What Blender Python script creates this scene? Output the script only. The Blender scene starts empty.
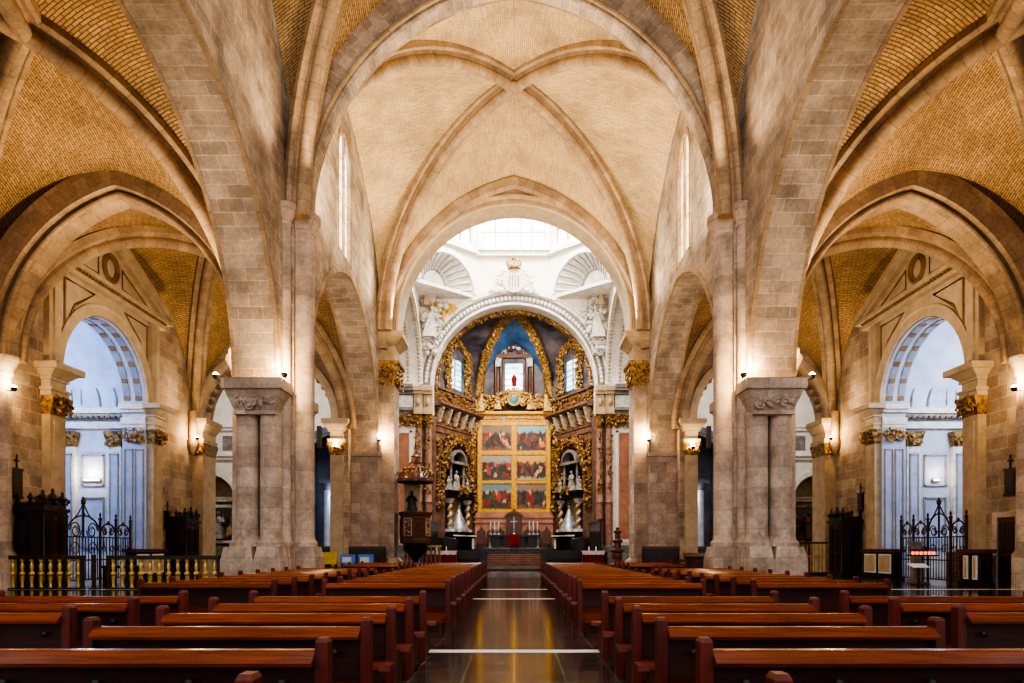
import bpy, math, random
from mathutils import Vector, Matrix
C = bpy.context.scene.collection
PI = math.pi
V = Vector

# ---------------------------------------------------------------- mesh builder
class MB:
    def __init__(s):
        s.v = []; s.f = []; s.uv = []; s.M = None
    def add(s, vs, fs, uvs=None):
        b = len(s.v)
        for p in vs:
            p = V(p)
            if s.M is not None: p = s.M @ p
            s.v.append(p)
        for i, f in enumerate(fs):
            s.f.append([b + k for k in f])
            s.uv.append(uvs[i] if uvs else None)
        return s
    def box(s, x0, x1, y0, y1, z0, z1):
        vs = [(x0,y0,z0),(x1,y0,z0),(x1,y1,z0),(x0,y1,z0),(x0,y0,z1),(x1,y0,z1),(x1,y1,z1),(x0,y1,z1)]
        return s.add(vs, [(0,3,2,1),(4,5,6,7),(0,1,5,4),(1,2,6,5),(2,3,7,6),(3,0,4,7)])
    def frust(s, b0, z0, b1, z1):
        (x0,x1,y0,y1), (a0,a1,c0,c1) = b0, b1
        vs = [(x0,y0,z0),(x1,y0,z0),(x1,y1,z0),(x0,y1,z0),(a0,c0,z1),(a1,c0,z1),(a1,c1,z1),(a0,c1,z1)]
        return s.add(vs, [(0,3,2,1),(4,5,6,7),(0,1,5,4),(1,2,6,5),(2,3,7,6),(3,0,4,7)])
    def grid(s, P, cu=False, cv=False, uv=True, flip=False):
        n, m = len(P), len(P[0])
        vs = [p for r in P for p in r]
        fs, us = [], []
        if uv:
            U = [[0.0]*m for _ in range(n)]; W = [[0.0]*m for _ in range(n)]
            for i in range(n):
                for j in range(1, m):
                    W[i][j] = W[i][j-1] + (V(P[i][j]) - V(P[i][j-1])).length
            jm = m//2
            acc = 0
            for i in range(n):
                if i: acc += (V(P[i][jm]) - V(P[i-1][jm])).length
                for j in range(m): U[i][j] = acc
        for i in range(n if cu else n-1):
            for j in range(m if cv else m-1):
                i2, j2 = (i+1) % n, (j+1) % m
                fs.append((i*m+j, i2*m+j, i2*m+j2, i*m+j2))
                if uv:
                    u2 = U[i2][j] if i2 else U[i][j] + .2
                    if j2: w1, w2 = W[i][j], W[i][j2]
                    else: w1, w2 = W[i][j], W[i][j] + .2
                    us.append([(w1,U[i][j]),(w1,u2),(w2,u2),(w2,U[i][j])])
        return s.add(vs, fs, us if uv else None)
    def lathe(s, prof, cx=0, cy=0, z0=0, n=12, a0=0, a1=2*PI):
        full = abs(a1-a0) > 6.28
        k = n if full else n+1
        P = []
        for r, z in prof:
            P.append([(cx + r*math.cos(a0+(a1-a0)*i/n), cy + r*math.sin(a0+(a1-a0)*i/n), z0+z) for i in range(k)])
        s.grid(P, cv=full)
        for q in (0, -1):
            if prof[q][0] > 1e-4 and full:
                s.add(P[q], [tuple(range(k))])
        return s
    def cyl(s, cx, cy, r, z0, z1, n=12, r1=None):
        return s.lathe([(r, z0), (r if r1 is None else r1, z1)], cx, cy, 0, n)
    def tube(s, path, r, n=6, closed=False):
        path = [V(p) for p in path]
        k = len(path)
        P = []
        up = None
        for i, p in enumerate(path):
            if closed: t = path[(i+1) % k] - path[i-1]
            else: t = path[min(i+1, k-1)] - path[max(i-1, 0)]
            t.normalize()
            if up is None:
                up = V((0,0,1)) if abs(t.z) < .9 else V((1,0,0))
            sd = t.cross(up)
            if sd.length < 1e-5: sd = t.cross(V((1,.3,0)))
            sd.normalize(); up = sd.cross(t).normalized()
            rr = r[i] if isinstance(r, (list, tuple)) else r
            P.append([tuple(p + sd*rr*math.cos(2*PI*j/n) + up*rr*math.sin(2*PI*j/n)) for j in range(n)])
        s.grid(P, cu=closed, cv=True)
        if not closed:
            s.add(P[0], [tuple(range(n))]); s.add(P[-1], [tuple(range(n))])
        return s
    def sweep(s, path, lat, prof, closed=True):
        # path in one vertical plane, lat = horizontal axis across it; prof points (across, outward)
        path = [V(p) for p in path]; lat = V(lat).normalized()
        k = len(path); P = []
        h = k//2; sg = (path[min(h+1, k-1)] - path[max(h-1, 0)]).cross(lat).z
        sg = -1 if sg < 0 else 1
        for i, p in enumerate(path):
            t = (path[min(i+1, k-1)] - path[max(i-1, 0)]).normalized()
            nrm = t.cross(lat).normalized()*sg
            P.append([tuple(p + lat*a + nrm*b) for a, b in prof])
        s.grid(P, cv=closed)
        if closed:
            s.add(P[0], [tuple(range(len(prof)))]); s.add(P[-1], [tuple(range(len(prof)))])
        return s
    def ball(s, c, r, n=8, m=5, rot=None):
        if not isinstance(r, (tuple, list)): r = (r, r, r)
        c = V(c); P = []
        for i in range(m+1):
            a = -PI/2 + PI*i/m
            row = []
            for j in range(n):
                b = 2*PI*j/n
                q = V((r[0]*math.cos(a)*math.cos(b), r[1]*math.cos(a)*math.sin(b), r[2]*math.sin(a)))
                if rot: q = rot @ q
                row.append(tuple(c + q))
            P.append(row)
        return s.grid(P, cv=True, uv=False)
    def prism(s, pts, axis, d0, d1):
        # pts polygon in the plane normal to axis: 'x' -> (y,z), 'y' -> (x,z), 'z' -> (x,y)
        def mk(p, d):
            return {'x': (d, p[0], p[1]), 'y': (p[0], d, p[1]), 'z': (p[0], p[1], d)}[axis]
        n = len(pts)
        s.add([mk(p, d0) for p in pts] + [mk(p, d1) for p in pts],
              [tuple(range(n)), tuple(range(n, 2*n))[::-1]] + [(i, (i+1) % n, n+(i+1) % n, n+i) for i in range(n)])
        return s
    def scroll(s, c, ax, ay, r, w, turns=1.4, rt=.04, n=16):
        c, ax, ay = V(c), V(ax), V(ay)
        pts = []
        for i in range(n):
            t = i/(n-1); a = 2*PI*turns*t*w; q = r*(1-.8*t)
            pts.append(c + ax*q*math.cos(a) + ay*q*math.sin(a))
        return s.tube(pts, [rt*(1-.5*i/n) for i in range(n)], 5)

def rnd(seed): return random.Random(seed)

def ornament(mb, path, w, n, seed, size=(.08,.2), deep=.12, lat=None, out=None):
    """carved leaf-work: leaves, bosses and little scrolls packed along a path"""
    R = rnd(seed); path = [V(p) for p in path]
    for i in range(n):
        t = R.random()*(len(path)-1); k = min(int(t), len(path)-2)
        p = path[k].lerp(path[k+1], t-k)
        tan = (path[k+1]-path[k]).normalized()
        la = V(lat) if lat is not None else V((0,0,1))
        o = V(out) if out is not None else V((0,-1,0))
        p = p + la*R.uniform(-w, w) + o*R.uniform(0, deep)
        if R.random() < .3:
            mb.scroll(p, tan, la, R.uniform(*size)*1.1, R.choice((-1,1)), 1.2, size[0]*.45, 10)
        else:
            rr = R.uniform(*size)
            rot = Matrix.Rotation(R.uniform(0, PI), 3, o) @ Matrix.Rotation(R.uniform(-.5,.5), 3, tan)
            mb.ball(p, (rr*R.uniform(.4,.7), rr*.45, rr), 6, 4, rot)
    return mb

def obj(name, mb, mat, parent=None, smooth=None, world=False):
    me = bpy.data.meshes.new(name)
    off = V((0,0,0))
    if world and parent is not None:
        q = parent
        while q is not None: off = off + q.location; q = q.parent
    me.from_pydata([tuple(p - off) for p in mb.v], [], mb.f)
    uvl = me.uv_layers.new(name='UVMap')
    d = uvl.data
    for pi, p in enumerate(me.polygons):
        uv = mb.uv[pi]
        if uv is None:
            nn = p.normal
            ax, ay, az = abs(nn.x), abs(nn.y), abs(nn.z)
            for li in p.loop_indices:
                co = mb.v[me.loops[li].vertex_index]
                if az > ax and az > ay: d[li].uv = (co.x, co.y)
                elif ax > ay: d[li].uv = (co.y, co.z)
                else: d[li].uv = (co.x, co.z)
        else:
            for k, li in enumerate(p.loop_indices): d[li].uv = uv[k]
    if smooth is not None:
        me.shade_smooth()
        me.set_sharp_from_angle(angle=math.radians(smooth))
    me.materials.append(mat)
    o = bpy.data.objects.new(name, me); C.objects.link(o)
    if parent is not None: o.parent = parent
    return o

def tag(o, label=None, cat=None, group=None, kind=None):
    if label: o['label'] = label
    if cat: o['category'] = cat
    if group: o['group'] = group
    if kind: o['kind'] = kind
    return o
def thing(name, label, cat, loc=(0,0,0), rotz=0, group=None, kind=None):
    o = bpy.data.objects.new(name, None); C.objects.link(o)
    o.empty_display_size = .2
    o.location = loc; o.rotation_euler = (0,0,rotz)
    return tag(o, label, cat, group, kind)
def struct(name, mb, mat, parent=None, smooth=None):
    o = obj(name, mb, mat, parent, smooth)
    if parent is None: o['kind'] = 'structure'
    return o
def dup(root, loc, rotz=0, label=None):
    r = root.copy(); C.objects.link(r); r.location = loc; r.rotation_euler = (0,0,rotz)
    if label: r['label'] = label
    for ch in list(root.children):
        c = ch.copy(); C.objects.link(c); c.parent = r
        for g in ch.children:
            d = g.copy(); C.objects.link(d); d.parent = c
    return r

# ---------------------------------------------------------------- curves
def arc(p0, p1, n=20):
    """quarter arch from its springing p0 up to its crown p1"""
    p0, p1 = V(p0), V(p1)
    h = V((p1.x-p0.x, p1.y-p0.y, 0)); d = h.length; r = p1.z-p0.z; u = h/d
    out = []
    if r >= 1.08*d:
        R = (d*d+r*r)/(2*d); te = math.atan2(r, R-d)
        for i in range(n+1):
            a = te*i/n
            out.append(p0 + u*(R-R*math.cos(a)) + V((0,0,R*math.sin(a))))
    else:
        for i in range(n+1):
            a = PI/2*i/n
            out.append(p0 + u*d*(1-math.cos(a)) + V((0,0,r*math.sin(a))))
    return out
def arch(p0, p1, crown, n=20):
    a = arc(p0, crown, n); b = arc(p1, crown, n)
    return a + b[::-1][1:]
def arch_z(x, s, r):
    x = max(0, min(x, s))
    if r >= 1.08*s:
        R = (s*s+r*r)/(2*s); return math.sqrt(max(0, R*R-(R-x)**2))
    return r*math.sqrt(max(0, 1-((s-x)/s)**2))

def wall(mb, u0, u1, z0, z1, ops, fn, t):
    """wall with arched openings. ops: (ua, ub, bottom, spring, apex). fn(u,z,d) -> point, d in 0..t across the thickness"""
    bp = {u0, u1}; us = {u0, u1}
    for o in ops:
        a, b = max(o[0], u0), min(o[1], u1)
        bp |= {a, b}
        for i in range(29):
            q = o[0] + (o[1]-o[0])*(1-math.cos(PI*i/28))/2
            if u0 <= q <= u1: us.add(q)
    us |= bp
    us = sorted(us); us = [u for i, u in enumerate(us) if i == 0 or u-us[i-1] > 1e-5]
    def solid(u, mid):
        cuts = []
        for o in ops:
            if o[0] < mid < o[1]:
                s = (o[1]-o[0])/2; x = min(u-o[0], o[1]-u)
                cuts.append((o[2], o[3] + arch_z(x, s, o[4]-o[3])))
        cuts.sort(); out = []; z = z0
        for a, b in cuts:
            if a > z + 1e-6: out.append((z, a))
            z = b
        if z < z1: out.append((z, z1))
        return out
    def q(a, b, c, d, uv): mb.add([a, b, c, d], [(0,1,2,3)], [uv])
    cum = {}
    for i in range(len(us)-1):
        a, b = us[i], us[i+1]; m = (a+b)/2
        A, B = solid(a, m), solid(b, m)
        for (al, ah), (bl, bh) in zip(A, B):
            q(fn(a,al,0), fn(b,bl,0), fn(b,bh,0), fn(a,ah,0), [(a,al),(b,bl),(b,bh),(a,ah)])
            q(fn(a,al,t), fn(b,bl,t), fn(b,bh,t), fn(a,ah,t), [(a,al),(b,bl),(b,bh),(a,ah)])
            for ck, (p, r_) in enumerate(((al, bl), (ah, bh))):
                ck = (ck, A.index((al, ah))); w0 = cum.get(ck, 0); w1 = cum[ck] = w0 + math.hypot(b-a, r_-p)
                q(fn(a,p,0), fn(b,r_,0), fn(b,r_,t), fn(a,p,t), [(0,w0),(0,w1),(t,w1),(t,w0)])
            for uu, lo, hi in ((a, al, ah), (b, bl, bh)):
                if any(abs(uu-x) < 1e-5 for x in bp):
                    q(fn(uu,lo,0), fn(uu,hi,0), fn(uu,hi,t), fn(uu,lo,t), [(0,lo),(0,hi),(t,hi),(t,lo)])
    return mb

def web(mb, corner, crown, boss, n=20, m=8, bulge=.35):
    a = arc(corner, crown, n); d = arc(corner, boss, n)
    P = []
    for i in range(n+1):
        row = []
        for j in range(m+1):
            r = j/m; p = a[i].lerp(d[i], r)
            p = p + V((0,0,bulge*4*r*(1-r)*(i/n)))
            row.append(tuple(p))
        P.append(row)
    return mb.grid(P)

RIB = [(-.5,.2),(-.5,-.08),(-.38,-.14),(-.24,-.1),(-.17,-.2)] + [(.25*math.sin(a_), -.38-.25*math.cos(a_)) for a_ in [PI*(-.8+1.6*i_/10) for i_ in range(11)]] + [(.17,-.2),(.24,-.1),(.38,-.14),(.5,-.08),(.5,.2)]
def rib_path(mb, path, prof):
    a, b = V(path[0]), V(path[-1])
    h = V((b.x-a.x, b.y-a.y, 0)).normalized()
    lat = V((0,0,1)).cross(h)
    return mb.sweep(path, lat, prof)
# ---------------------------------------------------------------- materials
def _new(name):
    m = bpy.data.materials.new(name); m.use_nodes = True
    nt = m.node_tree; nt.nodes.clear()
    o = nt.nodes.new('ShaderNodeOutputMaterial'); b = nt.nodes.new('ShaderNodeBsdfPrincipled')
    nt.links.new(b.outputs[0], o.inputs[0])
    return m, nt, b
def N(nt, t, **kw):
    n = nt.nodes.new(t)
    for k, v in kw.items():
        if k in n.inputs.keys(): n.inputs[k].default_value = v
        else: setattr(n, k, v)
    return n
def L(nt, a, b): nt.links.new(a, b)
def c4(c): return (c[0], c[1], c[2], 1)
def lin(r, g, b):
    f = lambda x: (x/255/12.92) if x/255 <= .04045 else ((x/255+.055)/1.055)**2.4
    return (f(r), f(g), f(b))
def mixc(nt, typ, fac, a, b):
    n = nt.nodes.new('ShaderNodeMix'); n.data_type = 'RGBA'; n.blend_type = typ; n.clamp_result = False
    for sock, v in ((n.inputs[0], fac), (n.inputs[6], a), (n.inputs[7], b)):
        if hasattr(v, 'is_linked'): L(nt, v, sock)
        elif isinstance(v, (int, float)): sock.default_value = v
        else: sock.default_value = c4(v)
    return n.outputs[2]
def ramp(nt, fac, stops):
    r = nt.nodes.new('ShaderNodeValToRGB'); e = r.color_ramp.elements
    while len(e) < len(stops): e.new(.5)
    for k, (p, c) in zip(e, stops): k.position = p; k.color = c4(c)
    L(nt, fac, r.inputs[0]); return r.outputs[0]

def m_masonry(name, c1, c2, mortar, bw, bh, ms=.012, rough=.85, bump=.35, stain=.45, sscale=.7):
    m, nt, b = _new(name)
    tc = N(nt, 'ShaderNodeTexCoord')
    wob = N(nt, 'ShaderNodeTexNoise', Scale=1.3, Detail=2)
    L(nt, tc.outputs['Object'], wob.inputs['Vector'])
    br = N(nt, 'ShaderNodeTexBrick', Scale=1.0)
    br.inputs['Color1'].default_value = c4(c1); br.inputs['Color2'].default_value = c4(c2); br.inputs['Mortar'].default_value = c4(mortar)
    br.inputs['Mortar Size'].default_value = ms; br.inputs['Mortar Smooth'].default_value = .3
    br.inputs['Brick Width'].default_value = bw; br.inputs['Row Height'].default_value = bh; br.inputs['Bias'].default_value = -.1
    uvw = nt.nodes.new('ShaderNodeVectorMath'); uvw.operation = 'MULTIPLY_ADD'
    L(nt, wob.outputs['Color'], uvw.inputs[0]); uvw.inputs[1].default_value = (bh*.12,)*3; L(nt, tc.outputs['UV'], uvw.inputs[2])
    L(nt, uvw.outputs[0], br.inputs['Vector'])
    big = N(nt, 'ShaderNodeTexNoise', Scale=sscale, Detail=5, Roughness=.65)
    L(nt, tc.outputs['Object'], big.inputs['Vector'])
    f1 = ramp(nt, big.outputs['Fac'], [(.3, (1-stain,)*3), (.62, (1.12,1.1,1.06))])
    col = mixc(nt, 'MULTIPLY', 1.0, br.outputs['Color'], f1)
    fine = N(nt, 'ShaderNodeTexNoise', Scale=9, Detail=5, Roughness=.7)
    L(nt, tc.outputs['Object'], fine.inputs['Vector'])
    f2 = ramp(nt, fine.outputs['Fac'], [(.3, (.68,.66,.64)), (.66, (1.1,1.1,1.1))])
    col = mixc(nt, 'MULTIPLY', .8, col, f2)
    L(nt, col, b.inputs['Base Color']); b.inputs['Roughness'].default_value = rough
    h = nt.nodes.new('ShaderNodeMath'); h.operation = 'MULTIPLY_ADD'
    L(nt, fine.outputs['Fac'], h.inputs[0]); h.inputs[1].default_value = .5
    iv = nt.nodes.new('ShaderNodeMath'); iv.operation = 'SUBTRACT'; iv.inputs[0].default_value = 1; L(nt, br.outputs['Fac'], iv.inputs[1])
    L(nt, iv.outputs[0], h.inputs[2])
    bu = N(nt, 'ShaderNodeBump', Strength=bump, Distance=.04); L(nt, h.outputs[0], bu.inputs['Height']); L(nt, bu.outputs[0], b.inputs['Normal'])
    return m
def m_plain(name, c, c2=None, rough=.6, metal=0, scale=3, bump=.0, spec=None, coat=0):
    m, nt, b = _new(name)
    tc = N(nt, 'ShaderNodeTexCoord'); no = N(nt, 'ShaderNodeTexNoise', Scale=scale, Detail=5, Roughness=.6)
    L(nt, tc.outputs['Object'], no.inputs['Vector'])
    c2 = c2 or tuple(x*.75 for x in c)
    L(nt, ramp(nt, no.outputs['Fac'], [(.35, c2), (.65, c)]), b.inputs['Base Color'])
    b.inputs['Roughness'].default_value = rough; b.inputs['Metallic'].default_value = metal
    if coat: b.inputs['Coat Weight'].default_value = coat; b.inputs['Coat Roughness'].default_value = .12
    if bump:
        bu = N(nt, 'ShaderNodeBump', Strength=bump, Distance=.03); L(nt, no.outputs['Fac'], bu.inputs['Height']); L(nt, bu.outputs[0], b.inputs['Normal'])
    return m
def m_wood(name, c, c2, rough=.3, axis=0, coat=.3):
    m, nt, b = _new(name)
    tc = N(nt, 'ShaderNodeTexCoord'); mp = N(nt, 'ShaderNodeMapping')
    sc = [9, 9, 9]; sc[axis] = .7; mp.inputs['Scale'].default_value = sc
    L(nt, tc.outputs['Object'], mp.inputs['Vector'])
    inf = N(nt, 'ShaderNodeObjectInfo')
    av = nt.nodes.new('ShaderNodeVectorMath'); av.operation = 'ADD'; L(nt, mp.outputs[0], av.inputs[0])
    sm = nt.nodes.new('ShaderNodeMath'); sm.operation = 'MULTIPLY'; sm.inputs[1].default_value = 40; L(nt, inf.outputs['Random'], sm.inputs[0]); L(nt, sm.outputs[0], av.inputs[1])
    no = N(nt, 'ShaderNodeTexNoise', Scale=2.2, Detail=7, Roughness=.65, Distortion=.6); L(nt, av.outputs[0], no.inputs['Vector'])
    col = ramp(nt, no.outputs['Fac'], [(.3, c2), (.68, c)])
    tint = ramp(nt, inf.outputs['Random'], [(0, (.78,.76,.75)), (1, (1.15,1.15,1.15))])
    L(nt, mixc(nt, 'MULTIPLY', 1.0, col, tint), b.inputs['Base Color'])
    b.inputs['Roughness'].default_value = rough; b.inputs['Coat Weight'].default_value = coat; b.inputs['Coat Roughness'].default_value = .15
    bu = N(nt, 'ShaderNodeBump', Strength=.08, Distance=.01); L(nt, no.outputs['Fac'], bu.inputs['Height']); L(nt, bu.outputs[0], b.inputs['Normal'])
    return m
def m_gold(name, hi, lo, scale=7, metal=.75, rough=.38, bump=.6, dist=.08):
    m, nt, b = _new(name)
    tc = N(nt, 'ShaderNodeTexCoord'); no = N(nt, 'ShaderNodeTexNoise', Scale=scale, Detail=4, Roughness=.65)
    L(nt, tc.outputs['Object'], no.inputs['Vector'])
    L(nt, ramp(nt, no.outputs['Fac'], [(.36, lo), (.6, hi)]), b.inputs['Base Color'])
    b.inputs['Metallic'].default_value = metal; b.inputs['Roughness'].default_value = rough
    bu = N(nt, 'ShaderNodeBump', Strength=bump, Distance=dist); L(nt, no.outputs['Fac'], bu.inputs['Height']); L(nt, bu.outputs[0], b.inputs['Normal'])
    return m
def m_emit(name, c, st, c2=None, scale=2.0):
    m, nt, b = _new(name)
    b.inputs['Base Color'].default_value = c4(c); b.inputs['Emission Strength'].default_value = st; b.inputs['Roughness'].default_value = .2
    if c2:
        tc = N(nt, 'ShaderNodeTexCoord'); vo = N(nt, 'ShaderNodeTexVoronoi', Scale=scale); L(nt, tc.outputs['Object'], vo.inputs['Vector'])
        sp = N(nt, 'ShaderNodeSeparateColor'); L(nt, vo.outputs['Color'], sp.inputs[0])
        L(nt, ramp(nt, sp.outputs[0], [(.0, c), (.55, c), (.6, c2), (1, c2)]), b.inputs['Emission Color'])
    else: b.inputs['Emission Color'].default_value = c4(c)
    return m
def m_painting(name, sky, mid, seed, ground, scale=1.5):
    """an oil-painting surface: sky, dark hills and a crowd of coloured robes"""
    m, nt, b = _new(name)
    tc = N(nt, 'ShaderNodeTexCoord'); mp = N(nt, 'ShaderNodeMapping'); mp.inputs['Location'].default_value = (seed*7.3, seed*3.1, seed*1.7)
    mp.inputs['Scale'].default_value = (1.5, 1.5, .8)
    L(nt, tc.outputs['Object'], mp.inputs['Vector'])
    no = N(nt, 'ShaderNodeTexNoise', Scale=2.2, Detail=3); L(nt, mp.outputs[0], no.inputs['Vector'])
    av = nt.nodes.new('ShaderNodeVectorMath'); av.operation = 'MULTIPLY_ADD'; L(nt, no.outputs['Color'], av.inputs[0]); av.inputs[1].default_value = (.55,)*3; L(nt, mp.outputs[0], av.inputs[2])
    vo = N(nt, 'ShaderNodeTexVoronoi', Scale=scale); L(nt, av.outputs[0], vo.inputs['Vector'])
    sp = N(nt, 'ShaderNodeSeparateColor'); L(nt, vo.outputs['Color'], sp.inputs[0])
    robes = ramp(nt, sp.outputs[0], [(0, lin(150,30,20)), (.16, lin(60,34,22)), (.3, lin(34,60,70)), (.42, lin(188,58,30)), (.54, lin(96,70,44)), (.66, lin(40,70,52)), (.78, lin(206,170,120)), (.88, lin(60,26,20)), (1, lin(40,70,120))])
    r = [x for x in nt.nodes if x.type == 'VALTORGB'][-1]; r.color_ramp.interpolation = 'CONSTANT'
    fo = N(nt, 'ShaderNodeTexNoise', Scale=9, Detail=4); L(nt, mp.outputs[0], fo.inputs['Vector'])
    robes = mixc(nt, 'MULTIPLY', 1, robes, ramp(nt, fo.outputs['Fac'], [(.35, (.45,.42,.4)), (.65, (1.35,1.3,1.25))]))
    g = N(nt, 'ShaderNodeSeparateXYZ'); L(nt, tc.outputs['Generated'], g.inputs[0])
    hz = nt.nodes.new('ShaderNodeMath'); hz.operation = 'MULTIPLY_ADD'; L(nt, no.outputs['Fac'], hz.inputs[0]); hz.inputs[1].default_value = .5; L(nt, g.outputs['Z'], hz.inputs[2])
    skyf = ramp(nt, hz.outputs[0], [(.93, (0,0,0)), (1.0, (1,1,1))])
    col = mixc(nt, 'MIX', skyf, robes, mixc(nt, 'MIX', .4, sky, mid))
    gf = ramp(nt, hz.outputs[0], [(.3, (1,1,1)), (.42, (0,0,0))])
    col = mixc(nt, 'MIX', gf, col, ground)
    L(nt, col, b.inputs['Base Color']); b.inputs['Roughness'].default_value = .35
    return m

M = {}
M['stone'] = m_masonry('ashlar_stone', lin(198,181,165), lin(168,150,134), lin(216,206,190), .85, .42, .018, .9, .8, .55)
M['pier'] = m_masonry('pier_stone', lin(206,188,174), lin(170,151,137), lin(158,140,127), 1.1, .62, .010, .8, .45, .45, .9)
M['wallst'] = m_masonry('aisle_wall_stone', lin(194,174,152), lin(162,138,116), lin(210,194,172), .95, .5, .016, .9, .55, .5)
M['rib'] = m_masonry('rib_stone', lin(188,164,136), lin(166,142,116), lin(140,118,96), .9, .55, .010, .85, .35, .45)
M['vault'] = m_masonry('nave_vault_brick', lin(222,198,160), lin(203,176,136), lin(172,144,108), .42, .105, .014, .9, .5, .35, .4)
M['vault2'] = m_masonry('aisle_vault_brick', lin(206,176,134), lin(180,147,106), lin(124,98,68), .42, .11, .02, .9, .6, .4, .4)
M['white'] = m_masonry('white_limestone', lin(236,230,220), lin(226,219,208), lin(214,206,194), 1.1, .55, .008, .7, .15, .12, .8)
M['stucco'] = m_plain('white_stucco', lin(238,234,226), lin(206,200,190), .6, 0, 3, .1)
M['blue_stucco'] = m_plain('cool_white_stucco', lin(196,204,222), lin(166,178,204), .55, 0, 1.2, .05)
M['ochre'] = m_plain('ochre_marble', lin(196,174,142), lin(172,148,116), .5, 0, 2, .05)
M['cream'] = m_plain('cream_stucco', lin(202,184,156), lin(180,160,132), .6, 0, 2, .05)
M['creamdk'] = m_plain('dark_cream_stucco', lin(140,116,86), lin(118,94,66), .6, 0, 2, .05)  # a darker cream for dentils, rosettes and mouldings
M['gold'] = m_gold('carved_gilt', lin(196,158,98), lin(84,58,34), 6, .5, .42)
M['goldfl'] = m_gold('burnished_gilt', lin(226,174,52), lin(196,142,34), 3, .12, .5, .15)
M['goldpt'] = m_gold('dull_gilt', lin(176,136,78), lin(70,46,28), 5, .35, .5, .8)
M['brown'] = m_plain('brown_marble', lin(134,102,84), lin(86,62,52), .4, 0, 2.5, .05)
M['pink'] = m_plain('pink_marble', lin(170,130,112), lin(130,92,80), .35, 0, 2.2, .03)
M['pinkp'] = m_plain('rose_veined_marble', lin(186,132,102), lin(150,98,76), .3, 0, 1.2, .02)
M['dark'] = m_plain('black_marble', lin(44,38,38), lin(26,22,22), .25, 0, 2)
M['grey'] = m_plain('grey_marble', lin(150,144,138), lin(110,104,100), .35, 0, 2)
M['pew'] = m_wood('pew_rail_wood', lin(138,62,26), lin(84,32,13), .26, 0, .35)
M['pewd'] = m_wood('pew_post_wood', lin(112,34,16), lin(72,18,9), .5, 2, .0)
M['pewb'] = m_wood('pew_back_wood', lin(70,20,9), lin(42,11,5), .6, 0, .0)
M['dkwood'] = m_wood('dark_carved_wood', lin(50,32,26), lin(28,17,14), .4, 2, .2)
M['brwood'] = m_wood('brown_carved_wood', lin(104,62,38), lin(62,34,20), .4, 2, .2)
M['iron'] = m_plain('wrought_iron', lin(74,58,52), lin(50,38,35), .5, .3, 6)
M['brass'] = m_gold('polished_brass', lin(230,202,122), lin(200,160,80), 3, .5, .3, .05)
M['red'] = m_plain('red_velvet', lin(140,18,28), lin(100,10,20), .8, 0, 5, .1)
M['cloth'] = m_plain('white_cloth', lin(236,234,232), lin(214,212,212), .8, 0, 5, .1)
M['silver'] = m_plain('silvery_cloth', lin(205,205,205), lin(120,122,126), .35, .5, 3, .2)
M['sculpt'] = m_plain('white_marble_figure', lin(222,216,206), lin(170,162,152), .5, 0, 6, .2)
M['skyblue'] = m_plain('painted_blue', lin(84,134,190), lin(40,72,122), .6, 0, .5)
M['fresco'] = m_plain('fresco_dark', lin(116,110,120), lin(44,44,62), .6, 0, .55)
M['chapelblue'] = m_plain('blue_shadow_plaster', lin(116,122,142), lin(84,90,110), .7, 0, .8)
M['coffer'] = m_plain('coffer_grey', lin(150,158,178), lin(126,134,156), .6, 0, 2)
M['figure2'] = m_plain('greyed_marble_figure', lin(186,180,172), lin(120,112,106), .5, 0, 5, .2)
M['frame'] = m_plain('black_frame', lin(40,34,32), lin(24,20,20), .4, 0, 4)
M['yellowp'] = m_plain('yellow_board', lin(224,196,50), lin(206,170,40), .5, 0, 3)
M['bluep'] = m_plain('blue_board', lin(90,150,224), lin(60,110,200), .5, 0, 3)
M['sky'] = m_emit('bright_sky_glass', (.95,.97,1), 2.2)
M['glass'] = m_emit('leaded_clear_glass', (.92,.96,1), 1.3, lin(238,212,150), 2.6)
M['glassy'] = m_emit('leaded_yellow_glass', lin(255,244,214), 1.15, lin(240,196,110), 2.6)
M['stain'] = m_emit('stained_glass', lin(200,232,240), 1.5, lin(90,150,170), 3)
M['bulb'] = m_emit('warm_bulb', (1,.78,.48), 14)
M['votive'] = m_emit('red_votive_glow', (1,.16,.06), 1.4)
M['lead'] = m_plain('window_lead', lin(150,150,150), lin(120,120,124), .5, .2, 4)

def m_floor():
    m, nt, b = _new('polished_dark_floor')
    tc = N(nt, 'ShaderNodeTexCoord')
    br = N(nt, 'ShaderNodeTexBrick', Scale=1.0); br.offset = 0
    br.inputs['Color1'].default_value = c4(lin(62,56,54)); br.inputs['Color2'].default_value = c4(lin(34,31,31)); br.inputs['Mortar'].default_value = c4(lin(112,106,100))
    br.inputs['Mortar Size'].default_value = .014; br.inputs['Brick Width'].default_value = .61; br.inputs['Row Height'].default_value = .61
    L(nt, tc.outputs['Object'], br.inputs['Vector'])
    no = N(nt, 'ShaderNodeTexNoise', Scale=2.5, Detail=7, Roughness=.7, Distortion=1.5); L(nt, tc.outputs['Object'], no.inputs['Vector'])
    col = mixc(nt, 'MULTIPLY', 1, br.outputs['Color'], ramp(nt, no.outputs['Fac'], [(.35, (.55,.52,.5)), (.7, (1.5,1.45,1.4))]))
    L(nt, col, b.inputs['Base Color'])
    L(nt, ramp(nt, no.outputs['Fac'], [(.3, (.08,)*3), (.7, (.17,)*3)]), b.inputs['Roughness'])
    b.inputs['Specular IOR Level'].default_value = .8
    return m
M['floor'] = m_floor()

M['bracket'] = m_plain('cream_bracket', lin(196,182,164), lin(150,134,116), .5, 0, 4)
M['mould'] = m_plain('grey_moulding', lin(166,158,150), lin(140,132,124), .6, 0, 4)
M['shaft'] = m_masonry('shaft_stone', lin(204,186,172), lin(182,162,148), lin(160,142,128), 60, .72, .007, .8, .35, .5, 1.1)
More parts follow.
